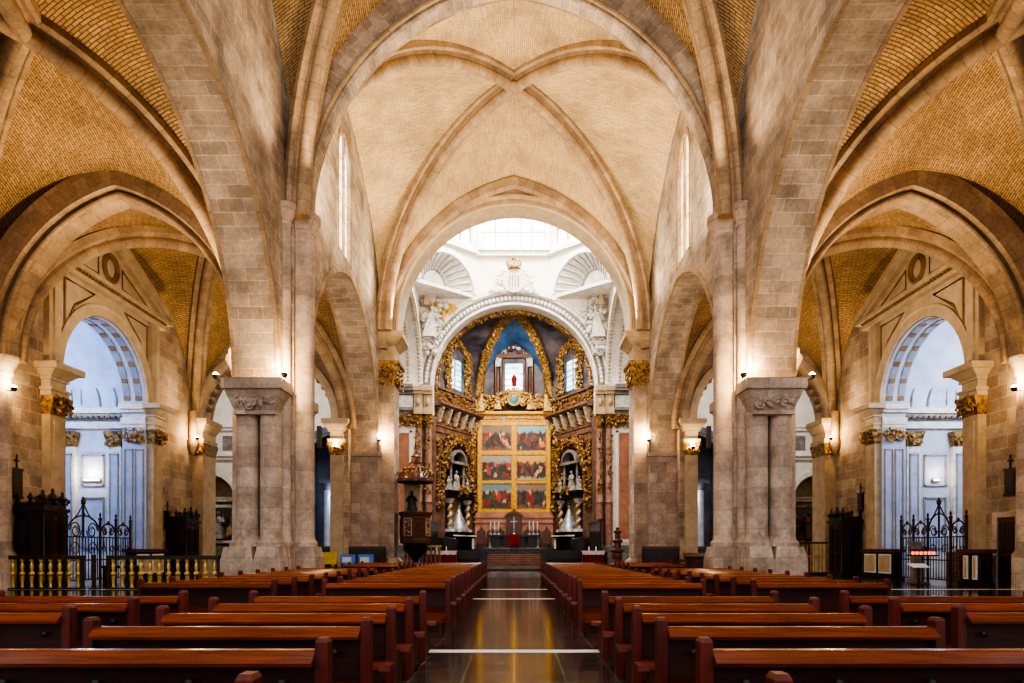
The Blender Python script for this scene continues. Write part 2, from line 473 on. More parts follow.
# ---------------------------------------------------------------- the building
XW, XA, XO = 8.3, 9.85, 19.2        # nave wall face, aisle face of that wall, aisle outer wall
Y1a, Y1b, Y2a, Y2b = 24.0, 27.4, 41.7, 43.9
mb = MB(); mb.add([(-34,-14,0),(34,-14,0),(34,70,0),(-34,70,0)], [(0,1,2,3)]); floor = struct('floor', mb, M['floor'])
for yy, w in ((10.25,.26),(20.8,.3),(25.6,.32)):
    mb = MB().box(-24,24, yy-w/2, yy+w/2, -.02, .004); obj('marble_band', mb, M['cloth'], floor)
side = {-1: 'left', 1: 'right'}
for s in (-1, 1):
    sd = side[s]
    # nave wall over the arcade
    ops = [(Y1a,Y1b,-1,7.3,7.301),(-6.5,6.6,-1,7.4,14.9),(9.8,Y1a,-1,7.4,15.2),(Y1b,Y2a,-1,7.4,15.2),(32.3,34.5,15.9,20.4,21.7),(14.9,17.1,15.9,20.4,21.7)]
    w = wall(MB(), -8, Y2b, 0, 27, ops, lambda u,z,d: (s*(XW+d),u,z), XA-XW)
    nw = struct('wall_nave_'+sd, w, M['stone'])
    for (ya, yb, ap) in ((9.8,Y1a,15.2),(Y1b,Y2a,15.2)):
        for xx in (XW, XA):
            mb = MB().sweep(arch((s*xx,ya,7.4),(s*xx,yb,7.4),(s*xx,(ya+yb)/2,ap),24), (1,0,0), [(-.07,-.02),(-.07,.12),(-.03,.2),(.03,.2),(.07,.12),(.07,-.02)])
            obj('arch_moulding', mb, M['rib'], nw, 40)
    # clerestory windows
    for yc, wn in ((33.4,1),(16.0,2)):
        g = MB(); n = 10
        pts = [(yc-1.1,15.9),(yc+1.1,15.9)] + [(yc+1.1*math.cos(PI*i/n), 20.4+1.3*math.sin(PI*i/n)) for i in range(n+1)]
        g.prism(pts, 'x', s*(XW+.16), s*(XW+.2))
        wi = struct('window_%d' % (wn + (0 if s < 0 else 2)), g, M['glass'] if s < 0 else M['glassy'])
        f = MB()
        f.box(min(s*(XW+.04),s*(XW+.16)), max(s*(XW+.04),s*(XW+.16)), yc+.1, yc+.24, 15.9, 21.6)
        for k in range(5): f.box(min(s*(XW+.14),s*(XW+.16)), max(s*(XW+.14),s*(XW+.16)), yc-1.1, yc+1.1, 16.8+.95*k, 16.82+.95*k)
        obj('window_mullion', f, M['rib'], wi)
        g = MB(); g.sweep([(s*XW,yc-1.25,15.7),(s*XW,yc-1.25,20.4)]+[(s*XW,yc-1.25*math.cos(PI*i/12),20.4+1.45*math.sin(PI*i/12)) for i in range(1,12)]+[(s*XW,yc+1.25,20.4),(s*XW,yc+1.25,15.7)], (1,0,0), [(-.05,-.12),(-.05,.1),(.05,.1),(.05,-.12)])
        obj('window_surround', g, M['rib'], wi)
    # outer wall of the aisle, with the chapel openings
    CH = (28.8, 35.6)
    w = wall(MB(), -8, 42.4, 0, 21, [(CH[0],CH[1],-1,8.9,12.3),(9.5,16.5,-1,8.9,12.3)], lambda u,z,d: (s*(XO+d),u,z), .5)
    struct('wall_aisle_'+sd, w, M['wallst'])
    # aisle end wall: round arch into the transept
    w = wall(MB(), XA+.1, XO+.4, 0, 21, [(10.9,18.7,-1,9.2,13.1)], lambda u,z,d: (s*u,41.0+d,z), 1.4)
    ew = struct('wall_aisle_end_'+sd, w, M['stone'])
    for off, mt, pr in ((0,M['cream'],[(-.35,0),(-.35,.25),(-.28,.45),(.0,.5),(.0,0)]),(0.0,M['cream'],[(.5,-.12),(.5,.1),(.75,.1),(.75,-.12)]),):
        mb = MB().sweep(arch((s*10.9,41.0,9.2),(s*18.7,41.0,9.2),(s*14.8,41.0,13.1),24), (0,1,0), pr)
        obj('arch_moulding', mb, mt, ew, 40)
    mb = MB()
    pth = arch((s*10.9,41.0,9.2),(s*18.7,41.0,9.2),(s*14.8,41.0,13.1),24)
    for i in range(3, len(pth)-3, 2):
        p = pth[i]; mb.ball((p.x, 41.6, p.z-.0), (.22,.3,.22), 6, 4)
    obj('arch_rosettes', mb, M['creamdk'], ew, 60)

# nave vaults
def bay(name, corners, boss, crowns, mat, ribmat, ribs=(0,1,2,3), bulge=.35, rprof=RIB, boss_on=True, rin=0):
    w = MB()
    for k in range(4):
        a, b = corners[k], corners[(k+1) % 4]
        web(w, a, crowns[k], boss, bulge=bulge); web(w, b, crowns[k], boss, bulge=bulge)
    c = struct(name, w, mat, None, 40)
    for k in ribs:
        rc = V(corners[k]) if rin == 0 or corners[k][1] < boss[1] else V((corners[k][0]*.965, corners[k][1]-.65, rin))
        r = MB(); rib_path(r, arc(rc, boss, 24), rprof); obj('vault_rib', r, ribmat, c, 35)
    b = MB().lathe([(.0,-.62),(.28,-.6),(.42,-.5),(.46,-.35),(.34,-.2),(.3,.05)], boss[0], boss[1], boss[2], 12)
    if boss_on: obj('vault_boss', b, ribmat, c, 40)
    return c
z0 = 13.8
nv = bay('ceiling_nave_middle', [(-8.2,25.7,z0),(8.2,25.7,z0),(8.2,42.2,z0),(-8.2,42.2,z0)], (0,33.9,24.75),
    [(0,25.7,24.0),(8.4,33.9,23.4),(0,42.25,24.3),(-8.4,33.9,23.4)], M['vault'], M['rib'], rin=14.75)
bay('ceiling_nave_front', [(-8.2,8.2,z0),(8.2,8.2,z0),(8.2,25.7,z0),(-8.2,25.7,z0)], (0,17,24.75),
    [(0,8.2,23.0),(8.4,17,23.4),(0,25.7,24.0),(-8.4,17,23.4)], M['vault2'], M['rib'], rin=13.6)
# moulding where the vault meets the crossing wall
mb = MB().sweep(arch((-8.2,42.2,z0),(8.2,42.2,z0),(0,42.2,24.1),24), (0,1,0), [(-.45,-.3),(-.45,.2),(.2,.2),(.2,-.3),(-.1,-.42)])
obj('wall_rib', mb, M['rib'], nv, 40)
# the broad transverse arch of the nave
ta = thing('transverse_arch', 'broad pointed stone arch spanning the nave high above the pews', 'arch', (0,25.7,13.9), kind='structure')
pth = arch((-7.6,25.7,13.9),(7.6,25.7,13.9),(0,25.7,22.5),28)
mb = MB().sweep(pth, (0,1,0), [(-.26,0),(-.34,.05),(-.36,.12),(-.34,.2),(-.46,.26),(-.48,.34),(-.5,1.3),(.5,1.3),(.48,.34),(.46,.26),(.34,.2),(.36,.12),(.34,.05),(.26,0)])
obj('arch_band', mb, M['stone'], ta, 30, True)
for yy in (25.22, 26.18):
    mb = MB().sweep([p + V((0,yy-25.7,0)) for p in arch((-7.75,25.7,13.9),(7.75,25.7,13.9),(0,25.7,22.7),28)], (0,1,0), [(.09*math.cos(2*PI*i/8), .09*math.sin(2*PI*i/8)) for i in range(8)])
    obj('roll_moulding', mb, M['rib'], ta, 40, True)

# aisle vaults
for s in (-1, 1):
    sd = side[s]; za = 8.7
    c2 = bay('ceiling_aisle_%s_middle' % sd, [(s*10.0,25.9,za),(s*XO,25.9,za),(s*XO,41.1,za),(s*10.0,41.1,za)], (s*14.7,33.3,16.2),
        [(s*14.65,25.9,15.2),(s*XO,33.3,16.1),(s*14.65,41.1,15.2),(s*10.0,34.4,15.9)], M['vault2'], M['rib'])
    bay('ceiling_aisle_%s_front' % sd, [(s*9.8,6.8,za),(s*XO,6.8,za),(s*20.7,25.5,za),(s*9.8,25.5,za)], (s*13.45,18.7,16.0),
        [(s*14.65,6.8,15.4),(s*XO,16.5,16.2),(s*14.65,25.5,15.2),(s*9.8,16.9,15.9)], M['vault2'], M['rib'], boss_on=False)
    at = thing('transverse_arch', 'pointed stone arch spanning the %s aisle beside the big pillar' % sd, 'arch', (s*14.65,25.7,8.7), kind='structure')
    pth = arch((s*10.15,25.7,8.7),(s*18.85,25.7,8.7),(s*14.6,25.7,14.5),26)
    mb = MB().sweep(pth, (0,1,0), [(-.3,0),(-.42,.08),(-.42,.25),(-.75,.32),(-.75,1.2),(.75,1.2),(.75,.32),(.42,.25),(.42,.08),(.3,0)])
    obj('arch_band', mb, M['rib'], at, 30, True)
    mb = MB().sweep([p + V((0,-.5,0)) for p in arch((s*10.1,25.7,8.7),(s*18.9,25.7,8.7),(s*14.6,25.7,14.62),26)], (0,1,0), [(.08*math.cos(2*PI*i/8), .08*math.sin(2*PI*i/8)) for i in range(8)])
    obj('roll_moulding', mb, M['rib'], at, 40, True)
    # respond shaft against the outer wall, and the slim one at the aisle end
    rs = thing('wall_shaft', 'half round stone wall shaft on the %s aisle wall, nearest the camera' % sd, 'shaft', (s*XO,25.7,0), kind='structure')
    mb = MB().lathe([(.5,0),(.5,1.3),(.36,1.5),(.34,8.0)], s*(XO+.12), 25.7, 0, 14); obj('shaft', mb, M['pier'], rs, 40, True)
    mb = MB().lathe([(.34,8.0),(.42,8.1),(.4,8.25),(.6,8.6),(.62,8.75)], s*(XO+.12), 25.7, 0, 14); obj('capital', mb, M['pier'], rs, 40, True)
    rs = thing('wall_shaft', 'slim stone wall shaft in the far corner of the %s aisle' % sd, 'shaft', (s*XO,40.4,7), kind='structure')
    mb = MB().lathe([(.24,7.9),(.24,9.6)], s*(XO-.25), 40.3, 0, 10); obj('shaft', mb, M['rib'], rs, 40, True)
    mb = MB().lathe([(.02,7.0),(.16,7.25),(.3,7.7),(.34,7.9)], s*(XO-.25), 40.3, 0, 10); obj('corbel', mb, M['rib'], rs, 40, True)

# ---------------------------------------------------------------- compound pillars
for s in (-1, 1):
    sd = side[s]
    P = thing('stone_pillar', 'massive clustered stone pillar on the %s side of the nave' % sd, 'pillar', (s*9.1,25.7,0), kind='thing')
    X = lambda a, b: (min(s*a,s*b), max(s*a,s*b))
    core = MB(); core.box(*X(8.45,9.7), Y1a+.75, Y1b-.75, 1.5, 7.3); core.box(*X(8.05,8.45), 24.95, 26.45, 1.5, 13.6); core.box(*X(9.7,10.1), 24.9, 26.5, 1.5, 8.6)
    core.box(*X(8.3,8.7), 24.62, 26.8, 1.5, 7.3); core.box(*X(9.4,9.84), 24.62, 26.8, 1.5, 7.3)
    obj('core', core, M['pier'], P, None, True)
    for (px, py, r, top) in ((8.64,24.3,.385,6.35),(9.48,24.3,.385,6.35),(8.64,27.1,.385,6.35),(9.48,27.1,.385,6.35),(7.95,25.6,.46,13.2),(8.3,24.7,.22,13.2),(8.3,26.55,.22,13.2),(10.15,25.7,.42,8.0),(9.92,24.8,.18,8.0)):
        mb = MB().lathe([(r+.1,1.6),(r+.12,1.75),(r+.03,1.85),(r,2.0),(r,top)], s*px, py, 0, 20)
        obj('shaft', mb, M['shaft'], P, 40, True)
        if top > 7:
            mb = MB().lathe([(r,top),(r+.06,top+.05),(r+.02,top+.12),(r+.2,top+.5),(r+.24,top+.55),(r+.24,top+.72)], s*px, py, 0, 20)
            obj('capital', mb, M['pier'], P, 40, True)
    b = MB()
    for x0, x1, y0, y1 in ((8.12,9.06,23.7,25),(9.07,10.0,23.7,25),(8.12,9.06,26.4,27.7),(9.07,10.0,26.4,27.7),(8.0,10.05,24.1,27.3),(7.3,8.6,24.95,26.3),(7.95,8.6,24.3,26.95),(9.6,10.75,24.95,26.45),(9.6,10.25,24.4,27.0)):
        b.box(*X(x0,x1), y0, y1, 0, 1.1); xa = X(x0,x1)
        b.frust((xa[0],xa[1],y0,y1), 1.1, (xa[0]+.1,xa[1]-.1,y0+.1,y1-.1), 1.6)
    obj('base', b, M['pier'], P, None, True)
    for y0, dy in ((24.3,-1),(27.1,1)):
        c = MB(); xa = X(8.4,9.76); xb = X(8.06,10.02)
        ya = sorted((y0-dy*.4, y0+dy*.42)); yb = sorted((y0-dy*.4, y0+dy*.78)); yc = sorted((y0-dy*.4, y0+dy*.86))
        c.frust((*xa,*ya), 6.3, (*xb,*yb), 7.05)
        c.box(xb[0]-.06, xb[1]+.06, yc[0], yc[1], 7.05, 7.42)
        c.box(xa[0]-.04, xa[1]+.04, sorted((y0-dy*.4,y0+dy*.5))[0], sorted((y0-dy*.4,y0+dy*.5))[1], 6.22, 6.34)
        cp = obj('capital', c, M['pier'], P, None, True)
        o = MB(); ornament(o, [(xa[0],y0+dy*.55,6.75),(xa[1],y0+dy*.55,6.75)], .25, 46, int(y0*7)+s, (.07,.16), .12, (0,0,1), (0,dy,0))
        obj('carved_leaves', o, M['pier'], cp, 60, True)
    # springer block over the pillar's aisle capital
# crossing pillars
for s in (-1, 1):
    sd = side[s]; X = lambda a, b: (min(s*a,s*b), max(s*a,s*b))
    P = thing('stone_pillar', 'square stone pillar at the chancel entrance, %s side, with gilt capital' % sd, 'pillar', (s*9,42.8,0), kind='thing')
    c = MB(); c.box(*X(8.28,10.3), Y2a-.05, Y2b, 0, 7.2); c.box(*X(8.2,10.4), Y2a-.15, Y2b, 7.15, 7.4); obj('core', c, M['pier'], P, None, True)
    c = MB(); c.box(*X(7.4,8.4), 42.15, 43.9, .9, 11.6); c.box(*X(8.2,8.5), 41.95, 42.4, 0.9, 14.5); obj('pilaster', c, M['pier'], P, None, True)
    c = MB(); c.box(*X(7.15,8.4), 41.95, 44.0, 0, .7); c.frust((*X(7.15,8.4),41.95,44.0), .7, (*X(7.4,8.4),42.15,43.9), .95); obj('base', c, M['pier'], P, None, True)
    c = MB(); c.frust((*X(7.4,8.5),42.1,43.9), 11.6, (*X(7.1,8.6),41.85,43.95), 12.9); c.box(*X(7.02,8.65), 41.8, 43.98, 12.85, 13.05)
    cp = obj('gilt_capital', c, M['gold'], P, None, True); cp['label'] = 'gilded leafy capital'
    o = MB(); ornament(o, [(s*7.3,42.0,12.2),(s*8.5,42.0,12.2)], .5, 40, 5+s, (.1,.22), .15); ornament(o, [(s*7.25,42.0,12.2),(s*7.25,43.8,12.2)], .5, 40, 9+s, (.1,.22), .15, (0,0,1), (-s,0,0))
    obj('carved_leaves', o, M['gold'], cp, 60, True)
    c = MB(); c.box(*X(7.35,8.5), 42.1, 43.95, 13.05, 14.0); c.frust((*X(7.3,8.55),42.05,43.98), 14.0, (*X(6.85,8.8),41.6,44.1), 14.45); c.box(*X(6.8,8.85), 41.55, 44.15, 14.45, 14.8)
    obj('cornice', c, M['ochre'], P, None, True)
    # aisle-end pilasters with gilt caps
    for xx, w in ((10.6,.75),(18.95,.75)):
        pl = thing('arch_pilaster', ('cream pilaster with gilt capital beside the crossing pillar, %s aisle' if xx < 12 else 'cream pilaster with gilt capital on the outer wall, end of %s aisle') % sd, 'pilaster', (s*xx,41,0), kind='thing')
        a, b = X(xx-w/2, xx+w/2)
        obj('shaft', MB().box(a, b, 40.75, 42.5, 0, 7.1), M['ochre'], pl, None, True)
        c = MB(); c.frust((a,b,40.75,42.5), 7.1, (a-.18,b+.18,40.5,42.5), 7.8); cp = obj('gilt_capital', c, M['gold'], pl, None, True); cp['label'] = 'small gilded capital'
        o = MB(); ornament(o, [(a,40.62,7.45),(b,40.62,7.45)], .28, 26, int(xx*9)+s, (.07,.15), .1); obj('carved_leaves', o, M['gold'], cp, 60, True)
        c = MB(); c.box(a, b, 40.7, 42.5, 7.8, 8.6); c.box(a-.14,b+.14,40.56,42.5,7.95,8.05); c.box(a-.1,b+.1,40.6,42.5,8.5,8.6); c.frust((a-.12,b+.12,40.58,42.5), 8.6, (a-.32,b+.32,40.38,42.5), 8.9); c.box(a-.36,b+.36,40.34,42.5,8.9,9.0); c.box(a-.42, b+.42, 40.28, 42.5, 9.0, 9.22)
        c.box(a-.1, b+.1, 40.6, 42.5, 7.8, 7.95); obj('cornice', c, M['cream'], pl, None, True)

# ---------------------------------------------------------------- crossing
w = wall(MB(), -XW, XW, 14.8, 27, [(-7.3,7.3,10,15.2,22.9)], lambda u,z,d: (u,42.3+d,z), 1.6)
cw = struct('wall_chancel_arch', w, M['stone'])
pth = [V((-7.3,42.3,14.8))]+arch((-7.3,42.3,15.2),(7.3,42.3,15.2),(0,42.3,22.9),30)+[V((7.3,42.3,14.8))]
for pr, mt in (([(-.02,0),(-.1,.05),(-.1,.2),(-.22,.25),(-.25,.42),(-.12,.5),(.1,.5),(.1,0)], 'ochre'), ([(-.05,.62),(-.14,.66),(-.14,1.15),(.1,1.15),(.1,.62)], 'rib')):
    obj('arch_moulding', MB().sweep(pth, (0,1,0), pr), M[mt], cw, 40)
obj('arch_soffit', MB().sweep(pth, (0,1,0), [(-.16,-.1),(-.06,-.16),(.1,-.1),(1.5,-.1),(1.62,-.16),(1.66,0),(-.16,0)]), M['cream'], cw, 40)
mb = MB()
big = arch((-7.72,42.1,15.2),(7.72,42.1,15.2),(0,42.1,23.35),60)
for p in big[1:-1]: mb.ball((p.x, 42.2, p.z), .09, 6, 4)
obj('bead_row', mb, M['ochre'], cw, 60)
# east wall with its moulded white arch
w = wall(MB(), -10.5, 10.5, 0, 26, [(-6.7,6.7,-1,14.9,21.5)], lambda u,z,d: (u,56+d,z), 1.3)
ew = struct('wall_crossing_far', w, M['white'])
pth = arch((-6.7,56,14.9),(6.7,56,14.9),(0,56,21.5),32)
for pr in ([(0,-.03),(-.1,.0),(-.1,.16),(.1,.16),(.1,-.03)], [(-.05,.85),(-.2,.9),(-.2,1.1),(-.32,1.15),(-.32,1.3),(-.1,1.4),(.1,1.4),(.1,.85)]):
    obj('arch_moulding', MB().sweep(pth, (0,1,0), pr), M['stucco'], ew, 40)
obj('arch_frieze', MB().sweep(pth, (0,1,0), [(-.03,.16),(-.03,.85),(.1,.85),(.1,.16)]), M['grey'], ew, 40)
mb = MB(); p60 = arch((-7.2,55.93,14.9),(7.2,55.93,14.9),(0,55.93,22.0),34)
for i, p in enumerate(p60[1:-1]): mb.ball((p.x, 55.9, p.z), (.15,.12,.2), 6, 4)
obj('arch_beads', mb, M['stucco'], ew, 60)
obj('cornice', MB().box(-7.6,7.6,55.6,56.0,25.4,25.75).box(-7.6,7.6,55.4,56,25.75,25.95), M['stucco'], ew)
mb = MB().prism([(-3.6,21.9),(-2.2,22.6),(-.9,23.3),(-.7,23.1),(0,23.1),(.7,23.1),(.9,23.3),(2.2,22.6),(3.6,21.9),(3.3,21.75),(0,22.8),(-3.3,21.75)], 'y', 55.65, 56.0); obj('pediment_curve', mb, M['stucco'], ew)
for s in (-1, 1):
    sd = side[s]
    w = wall(MB(), 43.9, 56, 0, 26, [(44.4,55.5,-1,14.9,20.4)], lambda u,z,d: (s*(7.7+d),u,z), 1.8)
    sw = struct('wall_crossing_'+sd, w, M['white'])
    for xx in (7.7, 8.6):
        pth = arch((s*xx,44.4,14.9),(s*xx,55.5,14.9),(s*xx,49.95,20.4),28)
        obj('arch_moulding', MB().sweep(pth, (1,0,0), [(-.25,-.05),(-.25,.3),(.25,.3),(.25,-.05)]), M['stucco'], sw, 40)
        mb = MB()
        for p in pth[1:-1]: mb.ball((p.x, p.y, p.z-.05), (.16,.14,.14), 6, 4)
        obj('arch_beads', mb, M['ochre'], sw, 60)
    obj('cornice', MB().box(min(s*7.3,s*7.7), max(s*7.3,s*7.7), 43.9, 56, 25.5, 25.95), M['stucco'], sw)
    # squinch: diagonal wall with a fluted shell
    A, B = V((s*2.9,56,0)), V((s*7.7,52.0,0)); ln = (B-A).length; u = (B-A)/ln; nn = V((s*.64,.77,0)).normalized()
    hl = ln/2; Rr = 2.55
    w = wall(MB(), 0, ln, 22.2, 26, [(hl-Rr,hl+Rr,20,22.2,24.85)], lambda q,z,d: tuple(A+u*q+nn*d+V((0,0,z))), .35)
    sq = struct('wall_squinch_'+sd, w, M['white'])
    obj('cornice', MB().prism([tuple((A-nn*.4)[:2]),tuple((B-nn*.4)[:2]),tuple(B[:2]),tuple(A[:2])], 'z', 25.5, 25.95), M['stucco'], sq)
    pth = [A+u*(hl-Rr*math.cos(PI*i/28))+V((0,0,22.2+2.65*math.sin(PI*i/28))) for i in range(29)]
    g = []
    for p in pth:
        g.append([tuple(p-nn*.14), tuple(p-nn*.14+(p-(A+u*hl+V((0,0,22.2))))*.16), tuple(p+(p-(A+u*hl+V((0,0,22.2))))*.16), tuple(p)])
    obj('squinch_arch', MB().grid(g, cv=True), M['stucco'], sq, 40)
    apex = V((s*7.5,55.8,22.2)); rows = []
    for k, (f, amp) in enumerate(((0,0),(.02,.1),(.25,.2),(.5,.24),(.52,0),(.8,0),(1,0))):
        row = []
        for i in range(57):
            a = PI*i/56
            p = A+u*(hl-Rr*math.cos(a)) + V((0,0,22.2+2.65*math.sin(a))) + nn*.1
            c = apex + V((0,0,0))
            q = p.lerp(c, f*.98) + V((0,0,1.2*f*(1-f)*math.sin(a)*1.6))
            row.append(tuple(q + nn*amp*(1 if i % 4 < 2 else -1)))
        rows.append(row)
    obj('fluted_shell', MB().grid(rows), M['stucco'], sq, 25)
    m = MB()
    for i in range(2, 56, 4): m.tube([rows[k][i] for k in (1,2,3)], .07, 5)  # grey tubes put the shade of the gaps between flutes into colour
    m.tube([rows[4][i] for i in range(57)], .1, 6); obj('shell_shade_lines', m, M['grey'], sq, 40)
    obj('ledge', MB().prism([tuple(A[:2]),tuple(B[:2]),(s*7.7,56)], 'z', 21.95, 22.2), M['stucco'], sq)
# lantern drum
ring = [(-2.9,56),(2.9,56),(7.7,52),(7.7,47.8),(2.9,43.9),(-2.9,43.9),(-7.7,47.8),(-7.7,52)]
for k in range(8):
    A = V((*ring[k],0)); B = V((*ring[(k+1) % 8],0)); ln = (B-A).length; u = (B-A)/ln; nn = V((u.y,-u.x,0)); nn = -nn
    if nn.dot((A+B)/2-V((0,49.95,0))) < 0: nn = -nn
    hw = min(2.55, ln/2-.35)
    w = wall(MB(), 0, ln, 25.95, 33, [(ln/2-hw,ln/2+hw,26.3,31.2,31.21)], lambda q,z,d: tuple(A+u*q+nn*d+V((0,0,z))), .5)
    dw = struct('wall_lantern_%d' % (k+1), w, M['white'])
    g = MB(); a = A+u*(ln/2-hw); b = A+u*(ln/2+hw); o = nn*.45
    g.add([tuple(a+o+V((0,0,26.3))),tuple(b+o+V((0,0,26.3))),tuple(b+o+V((0,0,31.2))),tuple(a+o+V((0,0,31.2)))], [(0,1,2,3)])
    wi = struct('window_%d' % (k+5), g, M['sky'])
    f = MB()
    for j in range(6):
        p = a.lerp(b, j/5)+nn*.38; f.M = Matrix.Translation(p) @ Matrix.Rotation(math.atan2(u.y,u.x), 4, 'Z')
        f.box(-.06,.06,-.08,.08,26.3,31.2)
    f.M = Matrix.Translation(a+nn*.38) @ Matrix.Rotation(math.atan2(u.y,u.x), 4, 'Z')
    for zz in (27.6,29.1,30.4): f.box(0, 2*hw, -.05, .05, zz, zz+.1)
    f.M = None
    obj('window_frame', f, M['lead'], wi)
    p = MB()
    for q in (0, ln): 
        c = A+u*q - nn*.12; p.cyl(c.x, c.y, .22, 25.95, 32, 8)
    obj('corner_shaft', p, M['stucco'], dw, 40)
mb = MB(); mb.add([(x,y,33) for x, y in ring]+[(0,49.95,38)], [(i,(i+1) % 8,8) for i in range(8)]); struct('ceiling_lantern', mb, M['white'])

# ---------------------------------------------------------------- transepts
for s in (-1, 1):
    sd = side[s]; X = lambda a, b: (min(s*a,s*b), max(s*a,s*b))
    w = wall(MB(), 9.4, 31, 0, 23, [(12.9,17.7,-1,8.4,11.2),(23.3,27.1,-1,5.6,7.6)], lambda u,z,d: (s*u,57+d,z), .8)
    tw = struct('wall_transept_'+sd, w, M['white'])
    for z in (8.9, 11.3):
        m = MB(); m.box(*X(18.6,31), 56.7, 57, z, z+.25); m.box(*X(18.6,31), 56.5, 57, z+.25, z+.4); obj('cornice', m, M['stucco'], tw)
    m = MB()
    for k in range(4): m.box(*X(19.5+2.7*k, 21.6+2.7*k), 56.93, 57, 9.7, 10.9)
    obj('wall_panels', m, M['grey'], tw)
    obj('niche_moulding', MB().sweep(arch((s*23.3,57,5.6),(s*27.1,57,5.6),(s*25.2,57,7.6),20), (0,1,0), [(-.2,0),(-.2,.4),(.1,.4),(.1,0)]), M['stucco'], tw, 40)
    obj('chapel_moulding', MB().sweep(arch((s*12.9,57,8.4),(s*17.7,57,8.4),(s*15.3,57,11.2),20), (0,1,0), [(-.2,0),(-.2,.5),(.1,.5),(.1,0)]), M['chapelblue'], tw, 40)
    m = MB().box(*X(12.2,18.4), 63, 63.3, 0, 12).box(*X(12.2,12.5), 57.8, 63, 0, 12).box(*X(18.1,18.4), 57.8, 63, 0, 12).box(*X(12.2,18.4), 57.8, 63, 11.8, 12)
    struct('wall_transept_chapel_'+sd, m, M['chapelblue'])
    m = MB().box(*X(23.0,27.4), 59, 59.2, 0, 8).box(*X(22.9,23.2), 57.8, 59.1, 0, 8).box(*X(27.2,27.5), 57.8, 59.1, 0, 8).box(*X(23,27.4), 57.8, 59, 7.8, 8)
    struct('wall_transept_niche_'+sd, m, M['ochre'])
    struct('wall_transept_end_'+sd, MB().box(*X(31,31.4), 41, 58, 0, 23), M['white'])
    struct('wall_transept_front_'+sd, MB().box(*X(XO,31), 41.6, 42.4, 0, 23), M['stone'])
    struct('ceiling_transept_'+sd, MB().box(*X(9.2,31.4), 42, 58, 22.8, 23), M['white'])
    # slim column inside the transept chapel
    for px in ((13.6,14.5,16.4) if s > 0 else (13.9,15.0,16.4)):
        pl = thing('chapel_column', {13.6:'slim pale column deep in the right transept chapel, nearest the crossing',14.5:'slim pale column in the right transept chapel, between two others',16.4:'slim pale column by the outer jamb of the %s transept chapel' % sd,13.9:'slim pale column deep in the left transept chapel, nearest the crossing',15.0:'slim pale column in the left transept chapel, between two others'}[px], 'column', (s*px,60,0), kind='thing')
        obj('shaft', MB().lathe([(.42,0),(.42,.5),(.32,.7),(.3,6.6)], s*px, 60, 0, 12), M['blue_stucco'], pl, 40, True)
        obj('capital', MB().lathe([(.3,6.6),(.4,6.7),(.55,7.2)], s*px, 60, 0, 12).box(s*px-.6,s*px+.6,59.4,60.6,7.2,7.5), M['chapelblue'], pl, 40, True)

